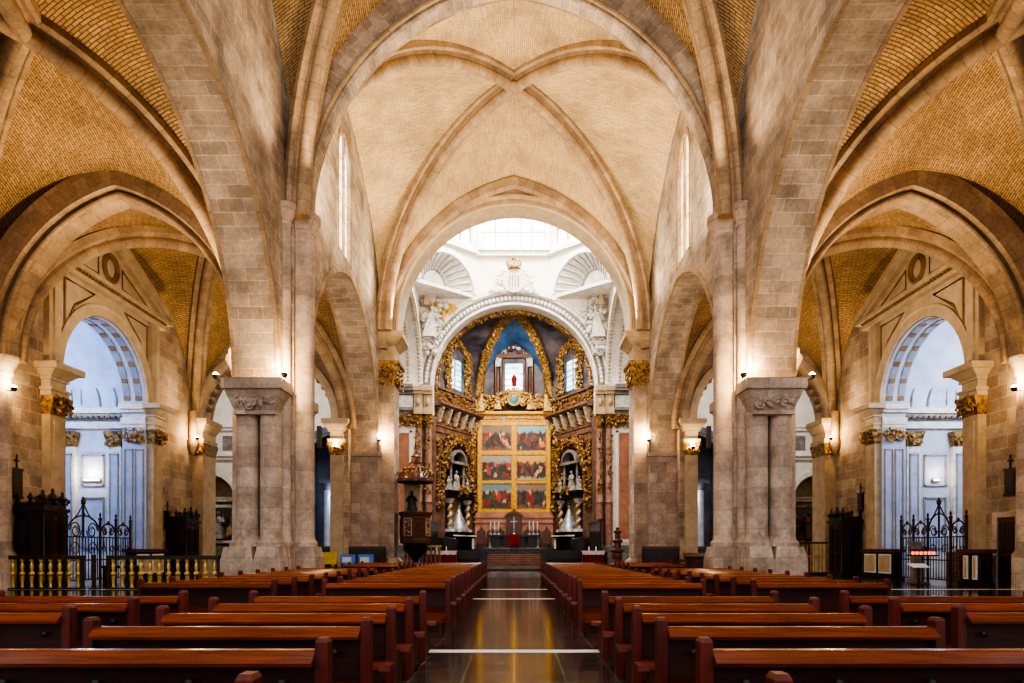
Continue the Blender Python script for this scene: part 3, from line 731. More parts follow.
# ---------------------------------------------------------------- side chapels off the aisles
for s in (-1, 1):
    sd = side[s]; X = lambda a, b: (min(s*a,s*b), max(s*a,s*b))
    mw = M['blue_stucco']
    XC0, XC1 = 20.4, 28.5
    w = MB(); w.box(*X(XC0,XC1), 37.0, 37.4, 0, 16); struct('wall_chapel_far_'+sd, w, mw)
    struct('wall_chapel_near_'+sd, MB().box(*X(XC0,XC1), 27.0, 27.4, 0, 16), mw)
    struct('wall_chapel_back_'+sd, MB().box(*X(XC1,XC1+.4), 27, 37.4, 0, 16), mw)
    g = []
    for i in range(17):
        a = PI*i/16; g.append([(s*XC0, 32.2-4.85*math.cos(a), 9+5.5*math.sin(a)), (s*XC1, 32.2-4.85*math.cos(a), 9+5.5*math.sin(a))])
    struct('ceiling_chapel_'+sd, MB().grid(g), mw, None, 40)
    # deep coffered entrance arch
    g = MB(); n = 24; rows = []
    for i in range(n+1):
        a = PI*i/n; yy, zz = 32.2-3.37*math.cos(a), 8.9+3.37*math.sin(a)
        rows.append([(s*(XO-.02),yy,zz),(s*XC0,yy,zz)])
    g.grid(rows)
    for (ya, yb) in ((28.7,28.83),(35.57,35.7)): g.box(*X(XO-.02,XC0), ya, yb, 0, 8.9)
    g.box(*X(XC0-.05,XC0), 27.2, 28.8, 0, 14); g.box(*X(XC0-.05,XC0), 35.6, 37.2, 0, 14)
    rows = []
    for i in range(n+1):
        a = PI*i/n; rows.append([(s*(XC0-.03),32.2-3.4*math.cos(a),8.9+3.4*math.sin(a)),(s*(XC0-.03),32.2-5*math.cos(a),8.9+5.6*math.sin(a))])
    g.grid(rows)
    ca = struct('wall_chapel_arch_'+sd, g, mw, None, 30)
    for xo in (19.3, 19.9):
        cf = MB(); pm = MB()
        for i in range(1, 24):
            a = PI*(i+.0)/24; r0 = 3.36
            c = V((s*(xo+.24), 32.2-r0*math.cos(a), 8.9+r0*math.sin(a)))
            cf.M = Matrix.Translation(c) @ Matrix.Rotation(-(a-PI/2) if True else 0, 4, 'X')
            h = .09 if i % 2 else .16
            (cf if i % 2 == 0 else pm).M = Matrix.Translation(c) @ Matrix.Rotation(PI/2-a, 4, 'X')
            if i % 2 == 0: cf.box(-.17,.17,-.28,.28,-.04,.04)
            else: pm.M = Matrix.Translation(c) @ Matrix.Rotation(PI/2-a, 4, 'X'); pm.box(-.15,.15,-.13,.13,-.05,.05)
        obj('coffer_panels', cf, M['coffer'], ca); obj('coffer_bosses', pm, M['creamdk'], ca)
    # far chapel wall dressing: pilasters, entablature, panels, lunette
    dr = MB(); dk = MB()
    dr.box(*X(XC0,XC1), 36.75, 37, 8.0, 8.35); dr.box(*X(XC0,XC1), 36.6, 37, 8.55, 8.75); dr.box(*X(XC0,XC1), 36.35, 37, 8.75, 9.0)
    dr.box(*X(XC0,XC1), 36.85, 37, 0, 1.2)
    for x0, x1, z0_, z1_ in ((22.2,23.4,4.9,6.6),(22.2,23.4,1.5,4.3),(24.7,26.2,1.5,6.6),(21.25,21.75,1.4,6.6),(23.75,24.25,1.4,6.6)):
        yb_ = 36.66 if x1-x0 < .6 else 36.95
        for q in ((x0,x1,z0_,z0_+.07),(x0,x1,z1_-.07,z1_),(x0,x0+.07,z0_,z1_),(x1-.07,x1,z0_,z1_)): dk.box(*X(q[0],q[1]), yb_-.03, yb_+.05, q[2], q[3])
    for (z0_,z1_,dy) in ((7.85,8.0,.06),(8.0,8.35,.12),(8.6,8.75,.22),(8.75,9.0,.36)): dr.box(*X(XO-.02,XC0+.05), 35.6-dy, 35.62, z0_, z1_)
    for (xa_, xb_) in ((19.3,19.75),(19.85,20.3)):
        for q in ((xa_,xa_+.05,1.3,6.7),(xb_-.05,xb_,1.3,6.7),(xa_,xb_,1.3,1.35),(xa_,xb_,6.65,6.7)): dk.box(*X(q[0],q[1]), 35.53, 35.58, q[2], q[3])
    o = MB(); ornament(o, [(s*19.3,35.5,7.4),(s*20.3,35.5,7.4)], .32, 36, 17+s, (.08,.17), .1); obj('gilt_jamb_capital', o, M['gold'], ca, 60)
    obj('entablature', dr, M['stucco'], ca)
    obj('panel_mouldings', dk, M['mould'], ca)
    m = MB()
    for k in range(24): m.box(*X(XC0+.3*k, XC0+.3*k+.16), 36.45, 36.75, 8.5, 8.64)
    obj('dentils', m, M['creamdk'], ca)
    m = MB()
    for k in range(3):
        rr = 3.3-.9*k if k < 2 else 4.3
        m.tube([(s*(24.8-rr*math.cos(PI*i/20)), 36.97, 9.2+rr*math.sin(PI*i/20)*1.05) for i in range(21)], .06, 6)
    for xx in (23.4,23.9,25.5,26.0): m.box(*X(xx,xx+.06), 36.94, 37, 9.3, 12.2)
    obj('lunette_mouldings', m, M['grey'], ca, 40)
    for px in (21.5, 24.0, 26.9):
        pl = thing('chapel_pilaster', {21.5:'white pilaster with gilt capital just inside the %s side chapel' % sd, 24.0:'white pilaster with gilt capital midway along the %s chapel wall' % sd, 26.9:'white pilaster with gilt capital deepest in the %s side chapel' % sd}[px], 'pilaster', (s*px,37,0), kind='thing')
        a, b = X(px-.36, px+.36)
        obj('shaft', MB().box(a, b, 36.7, 37, 0, 7.0), M['stucco'], pl, None, True); obj('inset_panel', MB().box(a+.13, b-.13, 36.66, 36.7, 1.2, 6.7), M['blue_stucco'], pl, None, True)
        c = MB(); c.frust((a,b,36.7,37), 7.0, (a-.15,b+.15,36.5,37), 7.8); cp = obj('gilt_capital', c, M['goldpt'], pl, None, True)
        o = MB(); ornament(o, [(a,36.6,7.4),(b,36.6,7.4)], .3, 24, int(px*8)+s, (.08,.16), .12); obj('carved_leaves', o, M['gold'], cp, 60, True)
    # portal: pilasters, entablature, archivolt, pediment on the aisle wall
    pt = thing('chapel_portal', 'cream stone chapel portal with gilt capitals and pediment, %s aisle wall' % sd, 'portal', (s*XO,32.2,0), kind='thing')
    for (ya, yb) in ((27.75,28.7),(35.7,36.6)):
        f = obj('pilaster', MB().box(*X(XO-.35,XO), ya, yb, 0, 7.0).box(*X(XO-.4,XO-.35), ya+.2, yb-.2, .8, 6.8), M['ochre'], pt, None, True)
        c = MB(); xa, xb = X(XO-.35,XO), X(XO-.58,XO); c.frust((*xa,ya,yb), 7.0, (*xb,ya-.15,yb+.15), 7.75); cp = obj('gilt_capital', c, M['gold'], pt, None, True)
        o = MB(); ornament(o, [(s*(XO-.5),ya,7.4),(s*(XO-.5),yb,7.4)], .3, 30, int(ya*9)+s, (.08,.18), .14, (0,0,1), (-s,0,0)); obj('carved_leaves', o, M['gold'], cp, 60, True)
        c = MB(); c.box(*X(XO-.36,XO), ya-.02, yb+.02, 7.75, 8.5); c.box(*X(XO-.5,XO), ya-.14, yb+.14, 7.98, 8.1); c.box(*X(XO-.44,XO), ya-.08, yb+.08, 7.86, 7.98); xa, xb = X(XO-.4,XO), X(XO-.75,XO)
        c.box(*X(XO-.46,XO), ya-.1, yb+.1, 8.42, 8.5); c.frust((*xa,ya-.05,yb+.05), 8.5, (*xb,ya-.32,yb+.32), 8.8); c.box(*X(XO-.9,XO), ya-.45, yb+.45, 8.8, 9.05); c.box(*X(XO-.45,XO), ya-.1, yb+.1, 7.72, 7.9)
        obj('entablature', c, M['cream'], pt, None, True)
        obj('upper_pilaster', MB().box(*X(XO-.25,XO), ya+.1, yb-.1, 9.05, 13.3).box(*X(XO-.35,XO), ya+.3, yb-.3, 9.3, 13.2), M['cream'], pt, None, True)
    arp = arch((s*(XO-.02),28.8,8.95),(s*(XO-.02),35.6,8.95),(s*(XO-.02),32.2,12.35),26)
    obj('archivolt', MB().sweep(arp, (1,0,0), [(-s*.14,-.04),(-s*.14,.35),(-s*.2,.4),(-s*.2,.5),(s*.14,.5),(s*.14,-.04)]), M['cream'], pt, 40, True)
    obj('spandrel', wall(MB(), 28.8, 35.6, 8.95, 13.3, [(28.8,35.6,5,8.95,12.35)], lambda u,z,d: (s*(XO-.12+d),u,z), .12), M['cream'], pt, None, True)
    for (ya, yb, yc) in ((28.95,31.0,28.95),(35.45,33.4,35.45)):
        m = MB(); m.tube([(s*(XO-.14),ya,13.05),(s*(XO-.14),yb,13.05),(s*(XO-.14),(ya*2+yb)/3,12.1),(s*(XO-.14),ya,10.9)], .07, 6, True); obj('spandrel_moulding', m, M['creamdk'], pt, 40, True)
    c = MB(); c.box(*X(XO-.4,XO), 27.4, 37.0, 13.3, 13.5); c.box(*X(XO-.6,XO), 27.1, 37.3, 13.62, 13.8)
    obj('cornice', c, M['cream'], pt, None, True)
    c = MB()
    for k in range(40): c.box(*X(XO-.5,XO-.3), 27.3+.24*k, 27.43+.24*k, 13.5, 13.62)
    obj('dentils', c, M['creamdk'], pt, None, True)
    c = MB().prism([(27.3,13.8),(37.1,13.8),(32.2,15.95)], 'x', s*(XO-.15), s*XO); obj('pediment_field', c, M['cream'], pt, None, True)
    for y0 in (27.1, 37.3):
        c = MB(); dy = 32.2-y0
        c.prism([(y0,13.8),(32.2,16.05),(32.2,16.4),(y0,14.12)], 'x', s*(XO-.6), s*XO); c.prism([(y0+dy*.07,13.8),(32.2,15.75),(32.2,16.05),(y0,13.8)], 'x', s*(XO-.4), s*XO)
        obj('raking_cornice', c, M['cream'], pt, None, True)
    m = MB(); m.tube([(s*(XO-.2),32.2+.55*math.cos(2*PI*i/20),14.72+.62*math.sin(2*PI*i/20)) for i in range(20)], .1, 6, True)
    m.tube([(s*(XO-.2),32.2+.4*math.cos(2*PI*i/20),14.72+.46*math.sin(2*PI*i/20)) for i in range(20)], .05, 6, True); obj('round_medallion', m, M['creamdk'], pt, 40, True)
    for d in (-1, 1):
        m = MB(); m.tube([(s*(XO-.18),32.2+d*.95,14.1),(s*(XO-.18),32.2+d*3.2,14.05),(s*(XO-.18),32.2+d*.95,15.0)], .05, 6, True); obj('triangular_moulding', m, M['creamdk'], pt, 40, True)
# ---------------------------------------------------------------- chancel: platform, apse walls, vault
struct('floor_chancel', MB().box(-6.9,6.9,50.4,66,0,1.25).box(-3.2,3.2,58.2,66,1.25,1.5), M['dark'])
struct('floor_landing', MB().box(-7.6,7.6,39.6,50.4,0,.34), M['dark'])
st = thing('chancel_steps', 'broad pale edged marble steps rising from the aisle to the high altar', 'steps', (0,39.2,0), kind='structure')
obj('lower_step', MB().box(-6,6,39.0,39.6,0,.17), M['grey'], st, None, True)
for k in range(5):
    z = .34+.91*(k+1)/6
    o = obj('step', MB().box(-1.95,1.95,48.2+.44*k,50.5,z-.15,z), M['brown'], st, None, True)
    obj('step_edge', MB().box(-1.97,1.97,48.16+.44*k,48.26+.44*k,z-.035,z+.01), M['pinkp'], o, None, True)
for s in (-1,1): obj('parapet', MB().box(min(s*1.97,s*2.4),max(s*1.97,s*2.4),48.2,50.4,.34,1.35), M['dark'], st, None, True)
# facet frames: local x along the facet as seen, local y outward
FAC = {}
for s in (-1, 1):
    a, b = (V((-6.9,58.4,0)), V((-3.4,65.4,0))) if s < 0 else (V((3.4,65.4,0)), V((6.9,58.4,0)))
    u = (b-a).normalized(); FAC[s] = (a, b, u, V((-u.y,u.x,0)), math.atan2(u.y,u.x), (b-a).length)
for s in (-1, 1):
    sd = side[s]; a, b, u, nn, ang, ln = FAC[s]
    w = wall(MB(), 0, ln, 0, 12, [(ln/2-2.0,ln/2+2.0,2.7,8.5,10.6)], lambda q,z,d: tuple(a+u*q+nn*d+V((0,0,z))), .9)
    aw = struct('wall_apse_'+sd, w, M['brown'])
    p = a+nn*.95; q = b+nn*.95
    obj('niche_back', MB().add([tuple(p),tuple(q),tuple(q+V((0,0,12))),tuple(p+V((0,0,12)))], [(0,1,2,3)]), M['dark'], aw)
    struct('wall_apse_side_'+sd, MB().box(min(s*6.9,s*7.3),max(s*6.9,s*7.3),57.3,58.5,0,12), M['pink'])
    # entablature with white brackets
    T = Matrix.Translation(a) @ Matrix.Rotation(ang, 4, 'Z')
    e = MB(); e.M = T
    e.box(-.2,ln+.1,-.12,.5,11.6,12.1); e.box(-.2,ln+.1,-.2,.5,12.1,12.25); e.box(-.2,ln+.1,-.05,.5,12.25,13.7); e.box(-.2,ln+.1,-.75,.5,13.7,13.85); e.box(-.2,ln+.1,-.9,.5,13.85,14.1); e.box(-.2,ln+.1,-.1,.5,14.1,15.4)
    e.box(-.2,ln+.1,-.3,.5,15.3,15.5)
    en = struct('trim_apse_cornice_'+sd, e, M['brown'])
    for k in range(6):
        x = .6+k*(ln-1.2)/5
        c = MB(); c.M = T; c.prism([(-.05,12.35),(-.25,12.35),(-.62,13.3),(-.7,13.7),(-.05,13.7)], 'x', x-.15, x+.15); c.ball((x,-.2,12.5), (.17,.2,.14), 8, 5); c.ball((x,-.6,13.55), (.17,.18,.14), 8, 5); obj('bracket', c, M['bracket'], en)
    o = MB(); pa, pb = a-nn*.12, b-nn*.12
    ornament(o, [pa+V((0,0,14.7)), pb+V((0,0,14.7))], .5, 120, 31+s, (.1,.24), .15, (0,0,1), tuple(-nn))
    ornament(o, [pa+V((0,0,13.0)), pb+V((0,0,13.0))], .5, 90, 35+s, (.1,.22), .1, (0,0,1), tuple(-nn))
    obj('gilt_frieze', o, M['goldpt'], en, 60)
    # gilt leafwork round the niche
    o = MB(); c0 = a+u*(ln/2)
    pth = [c0-u*2.5*math.cos(PI*i/20)+V((0,0,8.5+2.7*math.sin(PI*i/20)))-nn*.1 for i in range(21)]
    ornament(o, pth, .45, 230, 41+s, (.12,.3), .25, tuple(u), tuple(-nn))
    ornament(o, [c0-u*2.9+V((0,0,5.2))-nn*.1, c0-u*2.6+V((0,0,8.5))-nn*.1], .3, 60, 43+s, (.12,.26), .2, tuple(u), tuple(-nn))
    ornament(o, [c0+u*2.9+V((0,0,5.2))-nn*.1, c0+u*2.6+V((0,0,8.5))-nn*.1], .3, 60, 45+s, (.12,.26), .2, tuple(u), tuple(-nn))
    for q in (-3.3, 3.2):
        for z0_ in (5, 8): ornament(o, [c0+u*q+V((0,0,z0_))-nn*.05, c0+u*q+V((0,0,z0_+3))-nn*.05], .28, 45, 47+s+z0_, (.1,.24), .15, tuple(u), tuple(-nn))
    ornament(o, [c0-u*2.4+V((0,0,10.9))-nn*.1, c0+V((0,0,11.3))-nn*.1, c0+u*2.4+V((0,0,10.9))-nn*.1], .4, 90, 49+s, (.12,.28), .2, (0,0,1), tuple(-nn))
    obj('gilt_niche_frame', o, M['goldpt'], aw, 60)
    # upper wall with its window
    w = wall(MB(), 0, ln, 15.3, 21, [(ln/2-1.15,ln/2+1.15,15.9,18.7,18.71)], lambda q,z,d: tuple(a+u*q+nn*d+V((0,0,z))), .5)
    uw = struct('wall_apse_upper_'+sd, w, M['fresco'])
    g = MB(); g.M = T; g.box(ln/2-1.15,ln/2+1.15,.3,.34,15.9,18.7); wi = struct('window_%d' % (13 if s < 0 else 14), g, M['stain'])
    f = MB(); f.M = T
    for x in (ln/2-1.2,ln/2-.03,ln/2+1.15): f.box(x,x+.06,.2,.3,15.9,18.7)
    for k in range(5): f.box(ln/2-1.15,ln/2+1.15,.22,.28,16.3+.5*k,16.34+.5*k)
    obj('window_frame', f, M['lead'], wi)
    o = MB(); c0 = a+u*(ln/2)-nn*.05
    for q in (-1.9,-1.4,1.4,1.9): ornament(o, [c0+u*q+V((0,0,15.5)), c0+u*q+V((0,0,19.4))], .2, 60, 60+int(q*9)+s, (.1,.26), .25, tuple(u), tuple(-nn))
    ornament(o, [c0-u*2.0+V((0,0,19.2)), c0+V((0,0,20.2)), c0+u*2.0+V((0,0,19.2))], .4, 90, 71+s, (.12,.3), .2, (0,0,1), tuple(-nn))
    obj('gilt_window_surround', o, M['gold'], uw, 60)
# back wall
w = wall(MB(), -3.5, 3.5, 0, 21.5, [(-.85,.85,16.7,19.3,19.31)], lambda q,z,d: (q,65.5+d,z), .5)
bw = struct('wall_apse_back', w, M['fresco'])
wi = struct('window_15', MB().box(-.85,.85,65.75,65.8,16.7,19.3), M['stain'])
f = MB(); f.box(-.03,.03,65.65,65.75,16.7,19.3)
for k in range(4): f.box(-.85,.85,65.65,65.7,17.2+.55*k,17.24+.55*k)
obj('window_frame', f, M['lead'], wi)
obj('red_figure', MB().prism([(-.18,17.1),(.22,17.1),(.28,17.9),(.1,18.2),(-.1,18.2),(-.26,17.8)], 'y', 65.6, 65.66), M['red'], wi)
f = MB()
for s in (-1,1):
    f.lathe([(.24,15.4),(.24,15.8),(.17,15.9),(.16,19.4),(.26,19.8)], s*1.25, 65.3, 0, 10); f.lathe([(.24,15.4),(.24,15.8),(.17,15.9),(.16,19.4),(.26,19.8)], s*1.75, 65.35, 0, 10)
f.box(-2.1,2.1,65.0,65.5,19.7,20.05)
ornament(f, [(-1.6,65.2,20.1),(0,65.2,21.0),(1.6,65.2,20.1)], .4, 70, 77, (.12,.28), .15, (0,0,1))
obj('window_aedicule', f, M['brwood'], bw, 50)
# apse vault
ap = (0,57.7,21.9)
vw = []
for s in (-1, 1):
    w = MB(); B_, C_ = (s*6.9,57.6,15.4), (s*3.4,65.45,15.4); cr = (s*5.2,61.8,20.4)
    web(w, B_, cr, ap, bulge=.2); web(w, C_, cr, ap, bulge=.2); vw.append(struct('ceiling_apse_'+side[s], w, M['fresco'], None, 40))
w = MB(); web(w, (-3.4,65.45,15.4), (0,65.5,20.9), ap, bulge=.2); web(w, (3.4,65.45,15.4), (0,65.5,20.9), ap, bulge=.2)
cc = struct('ceiling_apse_middle', w, M['skyblue'], None, 40)
obj('painted_shell', MB().sweep(arch((-1.9,65.1,18.9),(1.9,65.1,18.9),(0,65.1,21.2),14), (0,1,0), [(0,-.6),(0,-.1),(.1,-.1),(.1,-.6)]), M['blue_stucco'], cc, 40)
for s in (-1, 1):
    pth = arc((s*3.45,65.3,15.4), ap, 22)
    r = MB(); rib_path(r, [p-V((0,0,.1)) for p in pth], [(-.38,.1),(-.4,-.2),(-.25,-.35),(.25,-.35),(.4,-.2),(.38,.1)])
    h = V((-s*3.45,-7.6,0)).normalized(); lat = V((-h.y,h.x,0))
    ornament(r, [p-V((0,0,.45)) for p in pth], .36, 150, 81+s, (.12,.26), .14, tuple(lat), (0,-.5,-.8)); obj('gilt_rib', r, M['gold'], cc, 60)
    pth = arc((s*6.45,57.45,15.2), (0,57.45,21.35), 22)
    r = MB(); ornament(r, pth, .3, 170, 91+s, (.12,.28), .2, (0,1,0), (0,-.6,-.6)); obj('gilt_rib', r, M['gold'], vw[0 if s < 0 else 1], 60)

# far crossing piers: marble panels, columns, entablature
for s in (-1, 1):
    sd = side[s]; X = lambda p, q: (min(s*p,s*q), max(s*p,s*q))
    pl = thing('chancel_pilaster', 'tall pilaster with white framed rose marble panel, %s of the high altar' % sd, 'pilaster', (s*8.9,56,0), kind='thing')
    obj('shaft', MB().box(*X(8.15,9.9), 55.55, 56, .3, 11.3), M['grey'], pl, None, True)
    f = MB(); f.box(*X(8.3,8.48), 55.42, 55.56, 2.0, 11.1); f.box(*X(9.55,9.73), 55.42, 55.56, 2.0, 11.1); f.box(*X(8.3,9.73), 55.42, 55.56, 2.0, 2.2); f.box(*X(8.3,9.73), 55.42, 55.56, 10.92, 11.1)
    o = obj('panel_frame', f, M['cloth'], pl, None, True); o['label'] = 'white marble panel frame'
    obj('rose_panel', MB().box(*X(8.55,9.5), 55.48, 55.56, 2.25, 10.85), M['pinkp'], pl, None, True)
    obj('plinth', MB().box(*X(8.05,10.0), 55.35, 56, 0, 1.6).box(*X(8.0,10.05), 55.3, 56, 1.6, 1.8), M['grey'], pl, None, True)
    c = MB(); c.frust((*X(8.15,9.9),55.55,56), 11.3, (*X(8.0,10.05),55.3,56), 12.4); cp = obj('gilt_capital', c, M['goldpt'], pl, None, True)
    o = MB(); ornament(o, [(s*8.05,55.4,11.9),(s*9.95,55.4,11.9)], .5, 60, 101+s, (.1,.24), .15); obj('carved_leaves', o, M['goldpt'], cp, 60, True)
    c = MB(); c.box(*X(8.15,10.1), 55.4, 56, 12.4, 12.7); c.box(*X(8.15,10.2), 55.2, 56, 12.7, 12.95); c.box(*X(8.15,10.0), 55.45, 56, 12.95, 14.0); c.box(*X(8.15,10.15), 55.2, 56, 14.0, 14.25); c.box(*X(8.15,10.4), 54.9, 56, 14.25, 14.5); c.box(*X(8.15,10.5), 54.8, 56, 14.5, 14.75)
    obj('entablature', c, M['grey'], pl, None, True); obj('frieze_block', MB().box(*X(8.2,9.9), 55.4, 55.46, 13.0, 13.95), M['stucco'], pl, None, True)
    struct('wall_cladding_'+sd, MB().box(*X(6.55,8.15), 55.9, 56, 0, 12.4).box(*X(6.55,6.7), 55.95, 57.4, 0, 12.4), M['brown'])
    for k, (px, py) in enumerate(((7.75,55.6),(7.0,55.75))):
        cl = thing('chancel_column', ('carved brown marble column beside the white framed panel, %s of altar' if k == 0 else 'carved brown marble column at the apse opening, %s of altar') % sd, 'column', (s*px,py,0), kind='thing')
        obj('shaft', MB().lathe([(.3,1.8),(.31,5),(.3,5.2),(.35,5.3),(.3,5.4),(.26,11.3)], s*px, py, 0, 14), M['pink'], cl, 40, True)
        obj('base', MB().box(s*px-.36,s*px+.36,py-.36,py+.36,0,1.5).lathe([(.35,1.5),(.36,1.6),(.32,1.8)], s*px, py, 0, 14), M['grey'], cl, 40, True)
        m = MB().lathe([(.26,11.3),(.32,11.4),(.28,11.6),(.36,12.3),(.36,12.4)], s*px, py, 0, 12); cp = obj('gilt_capital', m, M['goldpt'], cl, 50, True)
        o = MB(); ornament(o, [(s*px-.3,py-.3,11.9),(s*px+.3,py-.3,11.9)], .3, 26, 111+k+s, (.08,.17), .12); obj('carved_leaves', o, M['goldpt'], cp, 60, True)
        o = MB(); ornament(o, [(s*px,py-.26,6.0),(s*px,py-.26,11.2)], .2, 50, 121+k+s, (.07,.16), .1, (1,0,0)); obj('carved_vine', o, M['goldpt'], cl, 60, True)
        e = MB(); e.box(s*px-.36,s*px+.36,py-.5,py+.3,12.4,12.9); e.box(s*px-.34,s*px+.34,py-.4,py+.3,12.9,14.0); e.box(s*px-.365,s*px+.365,py-.6,py+.3,14.0,14.25); e.box(s*px-.37,s*px+.37,py-.75,py+.3,14.25,14.6); e.ball((s*px,py-.45,13.4), (.2,.15,.35), 8, 5); obj('entablature', e, M['ochre'], cl, None, True)

# ---------------------------------------------------------------- stucco figures, crest
def figure(mb, p, h, R, lean=0, arms=True):
    """a robed carved figure in one mesh"""
    p = V(p); rows = []
    for t, r in ((0,.26),(.12,.24),(.3,.2),(.48,.17),(.6,.16),(.7,.17),(.78,.15),(.82,.06),(.85,.05)):
        row = []
        for j in range(14):
            a = 2*PI*j/14; f = 1 + (.14*math.sin(5*a+R.random()*.4) if t < .6 else 0)
            row.append((p.x + lean*t*h + h*r*f*math.cos(a), p.y + h*r*.75*f*math.sin(a), p.z + h*t))
        rows.append(row)
    mb.grid(rows, cv=True); mb.add(rows[0], [tuple(range(14))])
    hd = p + V((lean*.95*h, -.02*h, h*.92)); mb.ball(hd, (h*.062,h*.07,h*.085), 10, 7)
    mb.ball(hd+V((0,.015*h,.03*h)), (h*.07,h*.07,h*.07), 8, 5)
    mb.ball(hd+V((0,-.07*h,-.01*h)), (h*.012,h*.02,h*.02), 6, 4)
    if arms:
        for q in (-1, 1):
            sh = p + V((lean*.74*h + q*.14*h, 0, .75*h))
            el = sh + V((q*.07*h, -.06*h, -.16*h)); ha = el + V((-q*R.uniform(.02,.16)*h, -.16*h, R.uniform(-.02,.2)*h))
            mb.tube([sh, el, ha], [.05*h,.042*h,.028*h], 7); mb.ball(ha, .03*h, 6, 4)
    return mb
for s in (-1, 1):
    sd = side[s]; R = rnd(200+s)
    t = thing('stucco_sculpture', 'white rococo stucco figure among clouds high in the %s corner of the crossing' % sd, 'sculpture', (s*7.1,55.4,18))
    m = MB()
    figure(m, (s*6.9,55.3,18.6), 2.5, R, -s*.12)
    obj('figure', m, M['sculpt'], t, 50, True)
    m = MB()
    for k in range(70):
        f = R.random(); x = s*(7.35-R.uniform(0,.9+1.1*f)); z = 17.2+f*4.6
        m.ball((x, 55.75-R.uniform(0,.5), z), (R.uniform(.12,.34),R.uniform(.12,.3),R.uniform(.1,.26)), 7, 5)
        if k % 3 == 0: m.scroll((x,55.3,z), (1,0,0), (0,0,1), R.uniform(.2,.4), R.choice((-1,1)), 1.2, .06, 12)
    obj('cloud_scrolls', m, M['sculpt'], t, 60, True)
    m = MB(); figure(m, (s*7.0,55.2,21.2), 1.3, R, s*.1); obj('cherub', m, M['ochre'], t, 50, True)
t = thing('gilded_eagle', 'golden eagle with spread wings on the white wall left of the arch', 'sculpture', (-5.6,55.6,20.4))
m = MB(); m.ball((-5.75,55.6,20.75), (.2,.22,.45), 10, 6); m.ball((-5.9,55.45,21.25), (.13,.17,.13), 8, 5); m.tube([(-5.95,55.3,21.25),(-6.02,55.15,21.18)], [.05,.01], 5)
m.tube([(-5.72,55.6,20.4),(-5.7,55.6,19.95)], [.16,.05], 6); obj('body', m, M['goldfl'], t, 50, True)
for q, tip in ((-1,(-6.35,55.6,21.6)),(1,(-4.75,55.6,21.3))):
    m = MB()
    for k in range(6):
        f = k/5; p0 = V((-5.75+q*.1,55.6,20.95)).lerp(V(tip), .3+.5*f); m.tube([p0, p0+V((q*(.15+.25*f),0,-.55+.35*f))], [.11,.03], 5)
    m.tube([(-5.75,55.6,20.95), (V((-5.75,55.6,21.15))+V(tip))/2+V((0,0,.15)), tip], [.14,.13,.05], 6); obj('wing', m, M['goldfl'], t, 50, True)
t = thing('heraldic_crest', 'white and gold crowned coat of arms above the chancel arch', 'crest', (0,55.6,22.6))
pts = [(.95*math.sin(a)*(1 if abs(math.cos(a)) < .9 else .8), 23.3-1.0*math.cos(a)) for a in [2*PI*i/18 for i in range(18)]]
obj('shield', MB().prism(pts, 'y', 55.4, 55.7), M['sculpt'], t, None, True)
m = MB()
for k in range(4): m.box(-.4+.24*k,-.32+.24*k,55.34,55.42,22.75,23.7)
obj('shield_stripes', m, M['goldpt'], t, None, True)
m = MB().lathe([(.5,24.2),(.55,24.3),(.5,24.45)], 0, 55.55, 0, 14)
for k in range(7):
    a = PI*k/6; m.tube([(.5*math.cos(a),55.55-.3*math.sin(a),24.45),(.62*math.cos(a),55.55-.35*math.sin(a),24.75),(.3*math.cos(a),55.55-.2*math.sin(a),25.05),(0,55.55,25.0)], .06, 5)
m.ball((0,55.55,25.15), .12, 8, 5); obj('crown', m, M['goldpt'], t, 50, True)
m = MB(); ornament(m, [(-1.2,55.6,22.4),(-1.25,55.6,23.6),(-.8,55.6,24.2)], .25, 40, 5, (.12,.26), .2, (1,0,0)); ornament(m, [(1.2,55.6,22.4),(1.25,55.6,23.6),(.8,55.6,24.2)], .25, 40, 6, (.12,.26), .2, (1,0,0)); ornament(m, [(-2.0,55.6,22.5),(2.0,55.6,22.5)], .15, 40, 7, (.1,.2), .15)
obj('mantling', m, M['stucco'], t, 60, True)

# ---------------------------------------------------------------- high altarpiece
t = thing('high_altarpiece', 'tall gilded altarpiece of six framed paintings behind the high altar', 'altarpiece', (0,65,1.5))
RX, RZ0, RZ1, RY = 3.45, 4.95, 13.55, 64.7
f = MB(); f.box(-RX,RX,RY+.15,RY+.4,RZ0,RZ1)
obj('backing', f, M['goldfl'], t, None, True)
cols = [(-3.08,-.22),(.22,3.08)]; rows_ = [(10.75,13.2),(7.92,10.4),(5.22,7.68)]
f = MB()
for x0, x1 in ((-3.45,-3.08),(-.22,.22),(3.08,3.45)): f.box(x0,x1,RY-.06,RY+.15,RZ0,RZ1)
for z0_, z1_ in ((13.2,13.55),(10.4,10.75),(7.68,7.92),(4.95,5.22)): f.box(-RX,RX,RY-.05,RY+.15,z0_,z1_)
for x in (-3.45,3.33): f.box(x,x+.12,RY-.12,RY,RZ0,RZ1)
f.box(-.04,.04,RY-.1,RY,RZ0,RZ1)
obj('gilt_frame', f, M['goldfl'], t, None, True)
sk = [(lin(150,120,90),lin(80,70,60)),(lin(120,170,190),lin(150,170,160)),(lin(170,170,160),lin(120,120,110)),(lin(226,180,90),lin(190,140,60)),(lin(110,150,170),lin(90,110,100)),(lin(150,130,110),lin(110,90,80))]
gr = [lin(120,80,50),lin(60,50,70),lin(70,56,50),lin(190,160,120),lin(70,64,36),lin(120,84,64)]
lb = ['painting with a red robed figure at its left, top left of six','painting with a pale blue sky and kneeling crowd, top right of six','painting of a crowd under grey sky, middle left of six','painting with golden architecture behind figures, middle right of six','painting with a hillside and teal sky, bottom left of six','painting of red and green robed crowd, bottom right of six']
